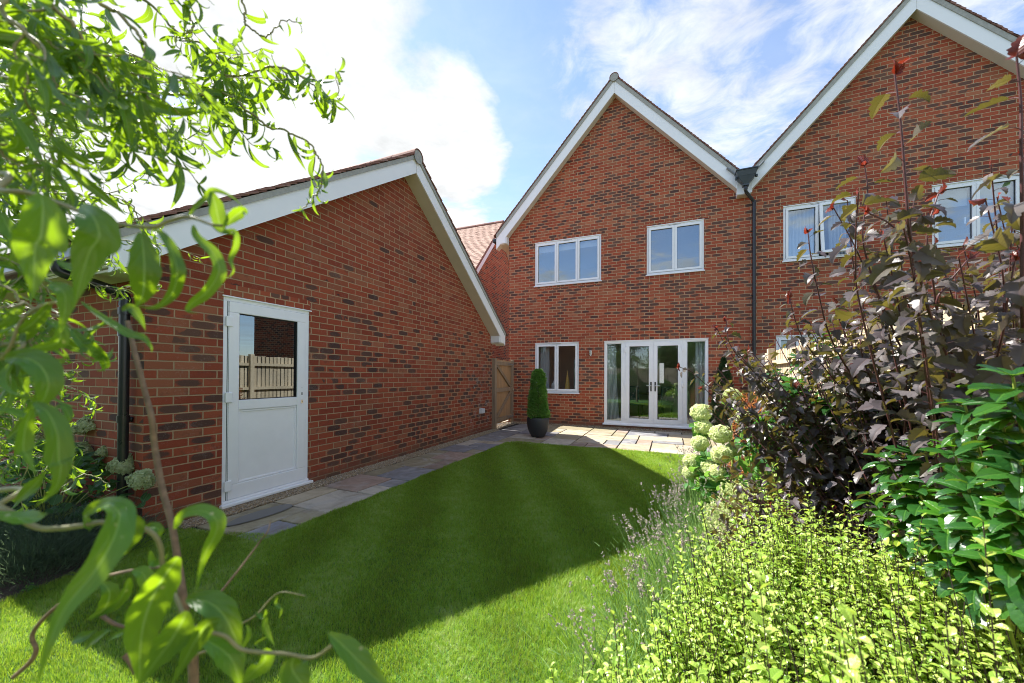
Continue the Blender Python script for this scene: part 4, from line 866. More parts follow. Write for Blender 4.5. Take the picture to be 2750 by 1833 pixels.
tips=[at(px_,py_,D_) for px_,py_,D_ in ((2130,1030,1.95),(2230,1080,1.85),(2320,1120,1.75),(2180,1160,1.9),(2280,960,1.9),(2390,1060,1.7),(2080,1000,2.3),(2150,950,2.35),(2230,1010,2.2),(2300,960,2.2),(2120,1080,2.2),(2200,1110,2.05),(2330,1060,2.0),(2260,1180,1.95),(2400,1010,2.0),(2160,1180,2.1),(2060,1150,2.3),(2380,1130,1.85),(2450,1080,1.8),(2210,900,2.5),(2340,1240,1.8))]+[np.array([4.9,-6.6,0])+np.array([.42*math.cos(a)*r,.62*math.sin(a)*r,.72+.42*math.sqrt(max(0,1-r*r))]) for a,r in zip(rng.uniform(0,6.28,95),np.sqrt(rng.uniform(0,1,95)))]
glossy('glossy_evergreen_shrub','glossy mid-green evergreen bush half hidden behind the purple leaves by the fence',tips,np.array([4.95,-6.6,0.]),.085)

# ---- golden shrub mass
GOLD=[ribbon(oval,.27,c,tw,.35,4) for c,tw in ((.5,.2),(.9,-.2),(.2,.4),(1.2,0))]
gold=thing('golden_shrub','broad low mass of small lime-yellow leaves on thin black stems, lower right','shrub',(4.5,-8.2,0))
poly=np.array([atz(px,py,z)[:2] for px,py,z in ((1530,1850,.50),(1700,1725,.52),(1815,1610,.55),(1930,1500,.57),(2060,1440,.58),(2230,1385,.60),(2480,1410,.60),(2700,1500,.60))]+[np.array([5.25,-8.6]),np.array([5.2,-9.3]),np.array([3.95,-9.30])])
def inpoly(x,y,P):
    c=False; j=len(P)-1
    for i in range(len(P)):
        if ((P[i,1]>y)!=(P[j,1]>y)) and x<(P[j,0]-P[i,0])*(y-P[i,1])/(P[j,1]-P[i,1]+1e-12)+P[i,0]: c=not c
        j=i
    return c
qa,qb_,qc=QM(),QM(),QM(); cnt=0; r4=np.random.default_rng(3)
def gold_stem(b,top,leaf,nl,lo=.30):
    P=smooth_path([b,(b+top)/2+r4.normal(0,.012,3),top],4); qc.tube(P,np.linspace(.0022,.0010,len(P)),4)
    L=np.linalg.norm(top-b); d=(top-b)/L; ts=np.linspace(lo,1.,nl); 
    c=b+(top-b)*ts[:,None]; ph=np.arange(nl)*2.4+r4.uniform(0,6); a=np.cross(d,(1,.2,0)); a/=np.linalg.norm(a); bb=np.cross(d,a)
    o=np.cos(ph)[:,None]*a+np.sin(ph)[:,None]*bb; v=o+d*(.35+.9*ts[:,None]**6)+r4.normal(0,.18,(nl,3)); nr=d-o*.4+r4.normal(0,.2,(nl,3)); sz=leaf*r4.uniform(.7,1.1,nl)*np.where(ts>.93,.75,1)
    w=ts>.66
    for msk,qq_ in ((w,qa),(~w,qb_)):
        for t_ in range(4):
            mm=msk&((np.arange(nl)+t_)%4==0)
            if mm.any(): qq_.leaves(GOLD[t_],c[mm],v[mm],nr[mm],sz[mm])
xs=r4.uniform(poly[:,0].min(),poly[:,0].max(),4700); ys=r4.uniform(poly[:,1].min(),poly[:,1].max(),4700)
ctr=poly.mean(0)
for x,y in zip(xs,ys):
    if not inpoly(x,y,poly): continue
    rel=np.array([x,y])-CAMLOC[:2]; dz=rel@CM[:2,1]
    if dz<.42: continue
    hgt=.58+.09*math.sin(x*3.1+y*2.2)+.05*math.sin(x*9+y*7)+r4.normal(-.01,.045)+(r4.uniform(.05,.20) if r4.random()<.20 else 0)
    if dz<.8: hgt=min(hgt,.60)
    lf_=r4.uniform(.017,.029)*(1.25 if r4.random()<.25 else 1); top=np.array([x,y,hgt]); b=np.array([x+r4.normal(.10,.09),y+r4.normal(-.02,.09),.03]); gold_stem(b,top,lf_,int(r4.uniform(24,36))); cnt+=1
print('gold stems',cnt)
for P,lf in (((2040,1560,.62),.034),((2255,1670,.52),.036),((2290,1650,.50),.036),((2640,1400,.70),.030),((2540,1640,.6),.030),((1480,1790,1.02),.028),((1820,1430,1.5),.03),((1650,1790,.8),.03),((2200,1275,2.1),.034),((2300,1255,2.0),.034),((2410,1300,1.9),.034)):
    tpp=at(*P); gold_stem(np.array([tpp[0]+.08,tpp[1]+.02,.05]),tpp,lf,44)
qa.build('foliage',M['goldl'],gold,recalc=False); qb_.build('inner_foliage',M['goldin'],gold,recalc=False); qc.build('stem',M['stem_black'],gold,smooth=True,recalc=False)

# ---- lavender along the lawn edge
NEED=ribbon(lambda t:1-.9*t,.035,.3,0,.2,2); BUD=ribbon(oval,.42,.6,0,.5,2)
def lavender(base,ns,h,label,lean=(-.28,.0),spread=.26,group='lavender plants',mats=('lavl','lavf'),fl=True,nneed=2600):
    T=thing('lavender_plant',label,'lavender',tuple(base),group); a,b,c=QM(),QM(),QM(); base=np.asarray(base,float)
    for i in range(ns):
        b0=base+np.array([*rng.normal(0,spread*.35,2),.10]); d=np.array([lean[0]+rng.normal(0,.26),lean[1]+rng.normal(0,.26),1.]); hh=h*rng.uniform(.7,1.15); e=b0+d/np.linalg.norm(d)*hh
        P=[b0,(b0+e)/2+np.array([0,0,.02]),e]; c.tube(P,[.0013,.0011,.0008],3)
        if fl:
            dd=(P[2]-P[1]); dd/=np.linalg.norm(dd); k=rng.integers(9,20); tt=np.concatenate([rng.uniform(0,.030,k-4),rng.uniform(.05,.062,4)])
            c.leaves(BUD,e-dd*tt[:,None]+rnorm(k,.0022),rnorm(k,.6)+dd*.6,rnorm(k),rng.uniform(.008,.014,k),1)
    n=nneed; pp=base+np.column_stack([rng.normal(0,spread*.52,n),rng.normal(0,spread*.62,n),np.abs(rng.normal(.10,.075,n))]); dv=(pp-base)*[1.3,1.3,.4]+np.array([lean[0]*.3,0,.32])+rnorm(n,.12)
    a.leaves(NEED,pp,dv,rnorm(n),rng.uniform(.035,.075,n))
    a.build('foliage',M[mats[0]],T,recalc=False); c.build('flower_stems',[M[mats[0]],M[mats[1]]],T,recalc=False)
LV=[((4.33,-4.55,0),80,.36,'faded lavender nearest the patio, at the foot of the cream hydrangea'),((4.28,-5.35,0),110,.42,'faded lavender leaning over the lawn, second from the patio'),
 ((4.22,-6.1,0),130,.44,'faded lavender in the middle of the lawn edge with thin pale stems'),((4.10,-6.8,0),130,.42,'faded lavender beside the cream variegated shrub'),
 ((3.98,-7.45,0),130,.40,'faded lavender spilling over the lawn where the golden shrub begins'),((3.86,-7.95,0),70,.34,'faded lavender with grey seed heads along the sunlit lawn edge'),((3.74,-8.30,0),34,.30,'sparse lavender closest to the viewer, beneath the golden shoots')]
for b_,n_,h_,l_ in LV: lavender(b_,int(n_*.62),h_*.9,l_,nneed=n_*14)
for (x,y),l_ in (((-.45,-8.95),'dark lavender at the front of the shaded left bed, against the lawn'),((.18,-8.82),'dark lavender at the lawn edge, rightmost in the shaded left bed'),((-.75,-8.62),'dark lavender in shade below the left hydrangea, near the downpipe'),((-.15,-8.72),'dark lavender in shade at the edge of the left bed'),((-1.5,-8.6),'dark lavender in deep shade at the far left of the bed'),((.12,-8.55),'dark lavender in shade just in front of the garage corner')):
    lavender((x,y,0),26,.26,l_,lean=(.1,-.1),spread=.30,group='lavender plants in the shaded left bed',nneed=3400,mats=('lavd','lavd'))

# ---- hydrangeas
HLf=[ribbon(serr(oval,8,.05),.36,c,tw,f,8) for c,tw,f in ((.7,.1,.2),(1.1,-.2,.25),(.3,.2,.15))]
FL=ribbon(oval,.42,.5,0,.2,2)
def floret_head(qh,c,r,ax=(1,1,1),n=520,cone=False,axis=(0,0,1),sz=.021):
    d=rnorm(n); d/=np.linalg.norm(d,axis=1)[:,None]
    if cone: d[:,2]=np.abs(d[:,2])-.25
    lump=1+.04*np.sin(d[:,0]*9)*np.sin(d[:,1]*8)+rng.normal(0,.04,n)
    pos=d*np.array(ax)*r*lump[:,None]*rng.uniform(.86,1.02,(n,1))
    if cone: pos[:,:2]*=(1-.55*np.clip(pos[:,2:3]/(ax[2]*r),0,1)); A=np.array(axis,float); A/=np.linalg.norm(A); U=np.cross(A,(0,1,.1)); U/=np.linalg.norm(U); W=np.cross(A,U); pos=pos[:,0:1]*U+pos[:,1:2]*W+pos[:,2:3]*A
    pos=pos+np.asarray(c); nn=pos-np.asarray(c); nn/=np.linalg.norm(nn,axis=1)[:,None]
    tilt=rnorm(n,.38)
    for k in range(4):
        ph=k*math.pi/2+rng.uniform(0,.5,n); a=np.cross(nn,(.2,.3,.9)); a/=np.linalg.norm(a,axis=1)[:,None]; b=np.cross(nn,a)
        qh.leaves(FL,pos,a*np.cos(ph)[:,None]+b*np.sin(ph)[:,None]+nn*.25+tilt,nn+tilt,rng.uniform(.7,1.15,n)*sz)
def hydrangea(base,heads,label,lm,pm,leafn,leafr,cone=False,leaf=.10):
    T=thing('hydrangea','',"hydrangea",tuple(base)); T['label']=label; qs_=QM(); ql_=QM(); base=np.asarray(base,float)
    for c,r,ax in heads:
        qh=QM(); c=np.asarray(c); axis=(c-base)*[1,1,0]*.8+np.array([0,0,1.]) ; floret_head(qh,c,r,ax,int(430*(r/.08)),cone,axis); qh.build('flower_head',M[pm],T,recalc=False)
        P=smooth_path([base+rng.normal(0,.05,3)*[1,1,0],(base+c)/2+np.array([0,0,.05]),c],5); qs_.tube(P,np.linspace(.005,.003,len(P)),5)
        k=5; ql_.leaves(HLf[rng.integers(3)],c+rnorm(k,.03)-np.array([0,0,r+.04]),rnorm(k,.8)+[0,0,-.1],rnorm(k,.3)+[0,0,1],rng.uniform(.8,1.2,k)*leaf)
    n=leafn; d=rnorm(n); d/=np.linalg.norm(d,axis=1)[:,None]; pos=base+d*np.array(leafr)*rng.uniform(.5,1,(n,1))**.5+np.array([0,0,leafr[2]+.05])
    for k in range(3): 
        m_=np.arange(n)%3==k; ql_.leaves(HLf[k],pos[m_],d[m_]*.8+rnorm(m_.sum(),.4)+[0,0,-.15],d[m_]*.5+rnorm(m_.sum(),.3)+[0,0,.8],rng.uniform(.7,1.15,m_.sum())*leaf)
    for i in range(30): 
        e=pos[rng.integers(n)]; qs_.tube([base+rng.normal(0,.04,3)*[1,1,0],(base+e)/2+[0,0,.06],e],[.004,.003,.002],4)
    ql_.build('foliage',M[lm],T,recalc=False); qs_.build('stem',M['stem_green'],T,recalc=False)
heads=[(at(px,py,D),r*.84*D/FPX,(1,1,.9)) for px,py,r,D in ((1965,1062,25,3.6),(1882,1108,30,3.3),(1889,1147,25,3.25),(1935,1165,31,3.1),(1879,1189,24,3.15),(1937,1220,30,3.0),(1858,1238,25,3.2),(1905,1255,24,3.1),(1995,1120,24,3.5),(1852,1268,20,3.2),(1925,1268,24,3.0),(1970,1205,22,3.15))]
hydrangea((4.45,-6.15,0),heads,'hydrangea with round cream flower heads where the border meets the patio','hydl','petal',210,(.30,.40,.32))
heads=[(at(px,py,D),r*D/FPX,(1,1,1.5)) for px,py,r,D in ((238,1150,34,3.4),(298,1149,20,3.5),(218,1215,24,3.3),(331,1249,28,3.1),(380,1288,28,3.0),(35,1141,30,3.6),(80,1180,24,3.6),(187,1300,22,3.3),(110,1230,20,3.5),(10,1200,20,3.6),(280,1215,16,3.3))]
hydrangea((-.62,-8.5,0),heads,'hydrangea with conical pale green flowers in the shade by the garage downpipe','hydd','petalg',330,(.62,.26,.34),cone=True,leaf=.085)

# ---- small border plants
def mound(name,label,c,r,n,leaf,mat_,tmpl,cat='shrub',up=.4,stem='stem_black',shape=2.):
    T=thing(name,label,cat,(c[0],c[1],0)); a,b=QM(),QM(); d=rnorm(n); d/=np.linalg.norm(d,axis=1)[:,None]; d[:,2]=np.abs(d[:,2])
    lump=1+.13*np.sin(d[:,0]*7+c[0])*np.sin(d[:,1]*6)+.1*np.sin(d[:,2]*9+d[:,0]*5); pos=np.array([c[0],c[1],.04])+d*np.array(r)*lump[:,None]*rng.uniform(.35,1.,(n,1))**.4
    for k,t_ in enumerate(tmpl):
        m_=np.arange(n)%len(tmpl)==k; a.leaves(t_,pos[m_],d[m_]+rnorm(m_.sum(),.5)+[0,0,up],d[m_]+rnorm(m_.sum(),.4)+[0,0,.6],rng.uniform(.7,1.2,m_.sum())*leaf)
    for i in range(40): e=pos[rng.integers(n)]; b.tube([(c[0]+rng.normal(0,.03),c[1]+rng.normal(0,.03),0),(np.array([c[0],c[1],0])*.5+e*.5),e],[.004,.003,.0015],4)
    a.build('foliage',M[mat_],T,recalc=False); b.build('stem',M[stem],T,recalc=False)
mound('variegated_shrub','low cream and yellow variegated shrub between the lavender and the purple leaves',(4.42,-6.85),(.27,.42,.50),3600,.026,'pale',GOLD)
mound('variegated_shrub','small cream-leaved shrub directly below the round hydrangea flowers',(4.42,-5.75),(.20,.3,.33),1800,.024,'pale',GOLD)
mound('nandina_shrub','rust and orange leaved shrub glimpsed behind the cream hydrangea',(4.85,-4.6),(.26,.34,1.02),1500,.045,'rust',GOLD)
mound('green_shrub','fresh green shrub filling the border behind the rust-coloured one',(5.1,-5.4),(.40,.6,1.05),2600,.06,'hydl',HLf[:2])
# clipped conifer near the house
T=thing('conifer','dark narrow cone-shaped conifer against the house wall right of the french doors','conifer',(5.0,-.8,0)); q=QM(); n=9000
zz=rng.uniform(0,1,n); an=rng.uniform(0,6.283,n); rad=.34*(1-zz)**.7*np.sqrt(rng.uniform(.35,1,n))*(1+.1*np.sin(an*4+zz*12)); pos=np.stack([5.0+rad*np.cos(an),-.8+rad*np.sin(an),.08+zz*1.6],1)
q.leaves(ribbon(lambda t:1-.8*t,.18,.2,0,.2,3),pos,np.stack([np.cos(an),np.sin(an),np.full(n,1.3)],1)+rnorm(n,.35),rnorm(n),rng.uniform(.03,.055,n)); q.build('foliage',M['conif'],T,recalc=False)
q=QM(); q.tube([(5,-.8,0),(5,-.8,1.5)],[.02,.004],8); q.build('trunk',M['bark'],T)
# weeds at the left bed edge
q=QM(); n=60; q.leaves(GOLD[0],np.array(atz(80,1578,.03))+rnorm(n,.012)*[1,1,.6],rnorm(n)+[0,0,.6],rnorm(n)+[0,0,1],rng.uniform(.010,.02,n)); o=q.build('weed',M['goldin'],recalc=False,origin=atz(80,1578,0)); tag(o,'tiny bright weed in the dark soil at the far left','weed')
# ---- trees beyond the end fence, seen in the panes
def tree(x,y,h,r,label,n=5200,sd=1):
    g_=np.random.default_rng(sd); T=thing('garden_tree',label,'tree',(x,y,0),'trees beyond the end fence'); a,b=QM(),QM()
    b.tube(smooth_path([(x,y,0),(x+.1,y,h*.3),(x,y+.1,h*.55),(x-.1,y,h*.9)],5),np.linspace(.16,.03,16),10)
    cl=[]
    for k in range(26):
        d=g_.normal(size=3); d/=np.linalg.norm(d); c=np.array([x,y,h*.62])+d*np.array([r,r,h*.36])*g_.uniform(.35,1); cl.append(c); b.tube([(x,y,min(c[2],h*.5)),(np.array([x,y,h*.5])+c)/2,c],[.05,.03,.01],5)
    cl=np.array(cl); n=int(n*1.7); idx=g_.integers(0,26,n); pos=cl[idx]+g_.normal(0,.42,(n,3))*[1,1,.75]
    a.leaves(ribbon(oval,.3,.5,0,.3,2),pos,g_.normal(size=(n,3)),g_.normal(size=(n,3))+[0,0,1],g_.uniform(.10,.20,n)); a.build('crown',M['treel'],T,recalc=False); b.build('trunk',M['bark'],T,smooth=True)
tree(.6,-17.2,7.0,2.3,'rounded tree mirrored in the left door pane',sd=1); tree(4.2,-20.5,4.4,1.5,'lower tree mirrored between the two door panes',sd=2); tree(6.6,-16.8,6.2,1.6,'tall tree behind the corner of the garden, seen only in the glass',sd=3); tree(13.5,-3.5,6.5,1.8,'tree beyond the neighbour, mirrored in the garage door pane',sd=4)

T=thing('garden_hedge','tall mixed green hedge across the end of the garden, mirrored in the french doors','hedge',(1.2,-12.6,0)); q=QM(); n=24000
hx=rng.uniform(-4.5,5.4,n); hh_=1.25+.35*np.sin(hx*1.3)+.25*np.sin(hx*3.7+1); hz_=rng.uniform(.02,1,n)*hh_; hy=-12.6+.55*rng.uniform(-1,1,n)*(1+.2*np.sin(hx*5+hz_*4)); q.leaves(ribbon(oval,.34,.5,0,.3,2),np.stack([hx,hy,hz_],1),rnorm(n)+[0,.3,.3],rnorm(n)+[0,0,1],rng.uniform(.06,.12,n)); q.build('foliage',M['treel'],T,recalc=False)
q=QM()
for x in np.arange(-4.2,5.4,.8): q.tube([(x,-12.6,0),(x+.1,-12.6,.8),(x,-12.6,1.6)],[.03,.02,.01],6)
q.build('stem',M['bark'],T)
# ================================================================== CORKSCREW WILLOW
WL=[]
for c,tw,f,dr in ((.4,.3,.3,.3),(1.2,.8,.35,-.4),(2.2,-1.2,.4,.5),(3.4,1.5,.4,-.5),(4.6,-2.0,.35,.8),(.9,-2.2,.4,-.7),(1.8,2.6,.4,.9),(2.8,.2,.5,1.2)): WL.append(ribbon(lance,.078,c,tw,f,14,1.7,dr))
willow=thing('corkscrew_willow','twisted willow whose curling bright green leaves frame the left of the view','tree',(2.45,-10.0,0))
trunk=np.array([2.45,-10.0,0])
q=QM(); q.tube(smooth_path([trunk,(2.43,-9.98,.5),(2.50,-10.02,1.1),(2.44,-9.95,1.7),(2.5,-9.95,2.3)],6),np.linspace(.045,.02,25),12); q.build('trunk',M['stem_brown'],willow,smooth=True)
rw=np.random.default_rng(21)
def hang(ql_,P,gap,leaf,down=.75,skip=0.,out=.5,jit=.35):
    seg=np.linalg.norm(np.diff(P,axis=0),axis=1); s=np.concatenate([[0],np.cumsum(seg)]); L=s[-1]; x=L*skip; i=0
    while x<L:
        c=np.array([np.interp(x,s,P[:,k]) for k in range(3)]); tg=np.array([np.interp(min(x+.01,L),s,P[:,k])-np.interp(max(0,x-.01),s,P[:,k]) for k in range(3)]); tg/=np.linalg.norm(tg)+1e-9
        ph=i*2.4+rw.normal(0,.4); a=np.cross(tg,(.1,.2,1)); a/=np.linalg.norm(a)+1e-9; b=np.cross(tg,a); o=math.cos(ph)*a+math.sin(ph)*b
        d=o*out+tg*.35+np.array([0,0,-down])+rw.normal(0,jit,3)
        ql_.leaves(WL[rw.integers(8)],c,d,rw.normal(0,1,3),leaf*rw.uniform(.6,1.15)*(1 if x<L*.92 else .6)); x+=gap*rw.uniform(.6,1.4); i+=1
    for k in range(3): ql_.leaves(WL[rw.integers(8)],P[-1],(P[-1]-P[-3])*20+rw.normal(0,.4,3)+[0,0,-.3],rw.normal(0,1,3),leaf*rw.uniform(.3,.6))
def branch(pts,r0,r1,gap,leaf,twigs=0,tl=.16,skip=0.,wig=.006,root=True,mat_='twig',label=None,down=.75):
    P=smooth_path(pts,8); n=len(P); w=np.cumsum(rw.normal(0,1,(n,3)),axis=0); w-=np.linspace(0,1,n)[:,None]*w[-1]; P=P+w*wig*.25
    qs_=QM(); qs_.tube(P,np.linspace(r0*.8,r1,n),8)
    ql_=QM(); leaf*=1.13; hang(ql_,P,gap*1.12,leaf,down,skip)
    for k in range(int(twigs*.62)):
        i=rw.integers(int(n*skip),n-1); d=(P[min(i+1,n-1)]-P[i]); d/=np.linalg.norm(d)+1e-9; e=d*.8+rw.normal(0,.6,3)+np.array([0,0,-.35]); L=tl*rw.uniform(.5,1.3); Q=[P[i]]; e/=np.linalg.norm(e)
        for j in range(5): e=e+rw.normal(0,.45,3)+np.array([0,0,-.10]); e/=np.linalg.norm(e); Q.append(Q[-1]+e*L/5)
        Q=smooth_path(Q,4); qs_.tube(Q,np.linspace(.0016,.0007,len(Q)),5); hang(ql_,Q,gap*.8,leaf*.92,down)
    b=qs_.build('branch',M[mat_],willow,smooth=True,recalc=False)
    if label: b['label']=label
    ql_.build('foliage',M['willow'],b,recalc=False)
z1=lambda *a:[at(x/2.4768,y/2.4768,D) for x,y,D in a]
z2=lambda *a:[at(x/2.4768,600+y/2.4768,D) for x,y,D in a]
z3=lambda *a:[at(x/2.4768,1200+y/2.4768,D) for x,y,D in a]
T1=np.array([2.46,-9.96,1.75]); T2=np.array([2.47,-9.97,1.4]); T3=np.array([2.46,-10.,1.0])
# upper boughs
branch([T1]+z1((-200,230,.72),(0,200,.66),(150,215,.66),(300,290,.68),(450,400,.70),(640,470,.72),(900,520,.76),(1150,470,.80),(1300,525,.82),(1430,560,.82),(1500,500,.82),(1560,465,.82),(1700,450,.82),(1830,420,.83),(1950,460,.84),(2060,550,.84),(2150,640,.85)),.0075,.0012,.017,.076,24,.15,.15)
branch(z1((900,480,.78),(1100,600,.8),(1300,600,.8),(1430,610,.8),(1560,610,.8),(1700,740,.8),(1780,820,.8),(1850,870,.8),(1960,890,.8),(2060,960,.8),(2120,1060,.8),(2140,1180,.8),(2130,1250,.8),(2090,1290,.8),(2050,1350,.8),(2010,1390,.8)),.004,.0010,.022,.066,2,.08,.0,label='long drooping willow branch whose tip hangs in front of the garage barge board')
branch([T1+[.05,.1,.35]]+z1((500,-500,.8),(1100,-400,.85),(1500,-200,.85),(1600,0,.85),(1620,100,.85),(1700,160,.85),(1760,190,.85),(1830,160,.85),(1900,120,.85),(1975,145,.85)),.004,.0009,.030,.062,1,.06,.5,label='fine willow twig dangling from the top edge against the white cloud')
branch([T1+[0,0,.3]]+z1((300,-500,.7),(900,-300,.72),(1200,-100,.75),(1250,0,.75),(1260,130,.75),(1250,210,.75),(1150,240,.76)),.004,.0012,.024,.07,4,.1,.45)
branch([T1]+z1((-200,360,.9),(0,330,.86),(200,470,.84),(480,620,.82),(700,720,.82),(900,860,.82),(1020,900,.82),(1150,880,.82),(1250,900,.82),(1330,860,.82)),.005,.001,.018,.066,12,.13,.2)
branch([T1+[0,0,.2]]+z1((100,-300,.6),(500,-60,.6),(800,60,.62),(920,150,.62),(985,260,.62),(990,380,.62),(975,550,.62),(1010,700,.63)),.005,.001,.020,.074,9,.12,.25)
branch([T1+[0,0,.2]]+z1((0,-200,.55),(250,0,.5),(450,150,.5),(600,300,.52),(700,480,.55),(760,640,.56),(820,760,.56)),.005,.0012,.024,.080,9,.13,.2)
branch([T2]+z1((-200,560,.8),(0,520,.75),(200,600,.72),(330,720,.72),(480,760,.72),(640,850,.72),(740,960,.72)),.005,.0012,.022,.072,9,.13,.2)
branch([T1+[0,0,.25]]+z1((200,-400,.7),(700,-150,.75),(1000,20,.8),(1250,250,.82),(1400,330,.84),(1500,450,.84)),.005,.0012,.020,.070,14,.14,.2)
branch([T1+[0,0,.2]]+z1((-100,0,1.),(200,120,1.05),(500,250,1.1),(800,330,1.1),(1000,420,1.1)),.005,.0012,.020,.070,18,.2,.2)
branch([T1+[0,0,.1]]+z1((-300,-100,.45),(0,60,.42),(150,250,.42),(330,480,.44),(430,700,.45)),.004,.0012,.035,.085,5,.1,.3)
for k in range(3):      # extra inner crown beside the viewer, added to shade the shoots below
    x0=rw.uniform(-300,200); y0=rw.uniform(-200,500); D=rw.uniform(.5,1.0)
    branch([T1+[0,0,.1]]+z1((x0-500,y0-250,D*1.1),(x0-100,y0,D),(x0+180,y0+90,D),(x0+400,y0+200,D),(x0+560,y0+rw.uniform(200,420),D)),.004,.0012,.020,.074,12,.15,.2)
for k in range(8):      # close leaves hanging past the left edge
    y0=380+k*95+rw.uniform(-30,30); D=rw.uniform(.42,.62)
    branch([T2]+z1((-700,y0*2.2-300,D*1.1),(-250,y0*2.2-120,D),(-20,y0*2.2,D),(rw.uniform(120,260),y0*2.2+120,D),(rw.uniform(200,380),y0*2.2+rw.uniform(200,330),D)),.003,.001,.022,.070,5,.10,.25)
# farther boughs at mid left
for k in range(10):
    y0=250+k*115+rw.uniform(-40,40); D=rw.uniform(1.2,1.9)
    branch([T2+[-.3,.3,.1]]+z1((-500,y0-60,D),(-100,y0,D),(150,y0+60,D),(rw.uniform(250,420),y0+rw.uniform(60,160),D),(rw.uniform(430,560),y0+rw.uniform(120,300),D)),.005,.0012,.022,.068,14,.22,.25)
branch([T2]+z1((-200,940,1.1),(0,980,1.05),(200,1060,1.05),(350,1150,1.05),(480,1330,1.05),(620,1300,1.05),(760,1330,1.05),(860,1380,1.05),(920,1450,1.05),(960,1540,1.05)),.0045,.001,.025,.064,9,.14,.2)
branch([T2]+z2((-200,60,1.15),(200,120,1.1),(500,60,1.1),(780,90,1.1),(950,120,1.1),(1150,140,1.1),(1250,180,1.1),(1330,230,1.1)),.0035,.0009,.030,.055,3,.1,.2)
branch([T2]+z2((-200,-60,1.3),(150,20,1.3),(400,250,1.3),(600,400,1.3),(700,470,1.3),(780,440,1.3)),.0035,.0009,.028,.06,5,.1,.2)
for k in range(11):
    y0=1100+k*95; D=rw.uniform(1.0,1.6)
    branch([T3+[-.2,.3,.2]]+z2((-500,y0-1200+560,D),(-100,y0-600,D),(120,y0-560,D),(rw.uniform(200,330),y0-520,D)),.004,.0012,.024,.062,10,.2,.3)
branch([T3]+z3((-300,-60,1.2),(0,30,1.2),(250,60,1.2),(450,75,1.2),(560,170,1.2),(650,205,1.2),(720,235,1.2)),.0035,.0009,.022,.06,5,.09,.2,label='sunlit willow shoot hanging in front of the shaded hydrangea')
# blurred close shoots: each large leaf follows its own curve
def hero(ql_,pts,w,t0=0.,t1=.6,end=1.,prof=lance2):
    P=smooth_path(pts,6); n=len(P); T=np.gradient(P,axis=0); T/=np.linalg.norm(T,axis=1)[:,None]; V=[];U=[]
    for i in range(n):
        t=i/(n-1); vw=CAMLOC-P[i]; vw/=np.linalg.norm(vw); lat=np.cross(T[i],vw); lat/=np.linalg.norm(lat)+1e-9; nr=np.cross(lat,T[i]); a=t0+(t1-t0)*t+.25*math.sin(t*7); l=lat*math.cos(a)+nr*math.sin(a); nn=np.cross(l,T[i])
        ww=w/2*.82*(prof(.03+.965*t)+.035)*(1+.05*math.sin(t*31)); V+=[P[i]-l*ww+nn*ww*.28,P[i]-l*ww*.5+nn*ww*.1,P[i],P[i]+l*ww*.5+nn*ww*.1,P[i]+l*ww+nn*ww*.28]; U+=[(0,t),(.25,t),(.5,t),(.75,t),(1,t)]
    F=[[5*i+j,5*i+j+1,5*i+j+6,5*i+j+5] for i in range(n-1) for j in range(4)]; F=np.array(F); ql_.add(V,F,np.array(U)[F])
def shoot(stem,r0,r1,leaves,label=None,mat_='twig'):
    qs_=QM(); P=smooth_path(stem,8); qs_.tube(P,np.linspace(r0,r1,len(P)),8); b=qs_.build('branch',M[mat_],willow,smooth=True,recalc=False)
    if label: b['label']=label
    if leaves:
        ql_=QM()
        for a in leaves: hero(ql_,*a)
        ql_.build('foliage',M['willow'],b,recalc=False)
shoot([T2]+z1((-400,1200,.40),(0,1265,.36),(200,1285,.36),(420,1360,.36),(700,1470,.36),(1000,1510,.36),(1120,1470,.36),(1250,1440,.36),(1400,1490,.36),(1480,1500,.36)),.0028,.0012,[
 (z1((275,1290,.30),(285,1400,.30),(270,1568,.30))+z2((235,150,.30),(225,330,.30),(215,500,.30)),.034,.1,.4),
 (z1((540,1370,.32),(620,1440,.31),(660,1568,.31))+z2((600,180,.31),(540,360,.31),(490,560,.31)),.030,-.3,.5),
 (z2((940,60,.35),(955,200,.35),(960,340,.35),(950,470,.36),(900,560,.37)),.027,.0,.3),
 (z1((1010,1530,.33))+z2((1080,80,.33),(1150,200,.33),(1178,330,.33),(1140,470,.34),(1030,555,.34),(880,545,.35)),.015,.5,.9),
 (z2((1285,10,.36),(1310,90,.36),(1420,200,.36),(1455,320,.36),(1380,450,.36),(1280,530,.36),(1245,580,.36),(1320,600,.36)),.014,.1,.8),
 (z1((1400,1490,.37),(1470,1540,.37))+z2((1560,60,.37),(1565,150,.37),(1530,240,.37),(1550,320,.37),(1480,385,.37)),.008,.3,1.2),
 (z1((1405,1270,.37),(1430,1350,.37),(1450,1440,.37),(1480,1530,.37),(1560,1560,.37)),.016,0,.4),
 (z1((1250,1445,.37),(1300,1380,.37),(1380,1310,.37),(1420,1265,.37),(1540,1310,.37),(1640,1400,.37)),.008,.4,.9),
 (z1((1490,1500,.37),(1560,1440,.37),(1620,1400,.37),(1640,1430,.37)),.013,.1,.5),
 (z2((0,-80,.4),(60,40,.4),(110,120,.4),(60,260,.4)),.020,.2,.6),
 (z1((70,740,.42),(130,830,.42),(190,930,.42),(240,1020,.42),(330,1160,.42)),.014,.2,.8)],label='blurred willow shoot very close to the viewer with broad backlit leaves')
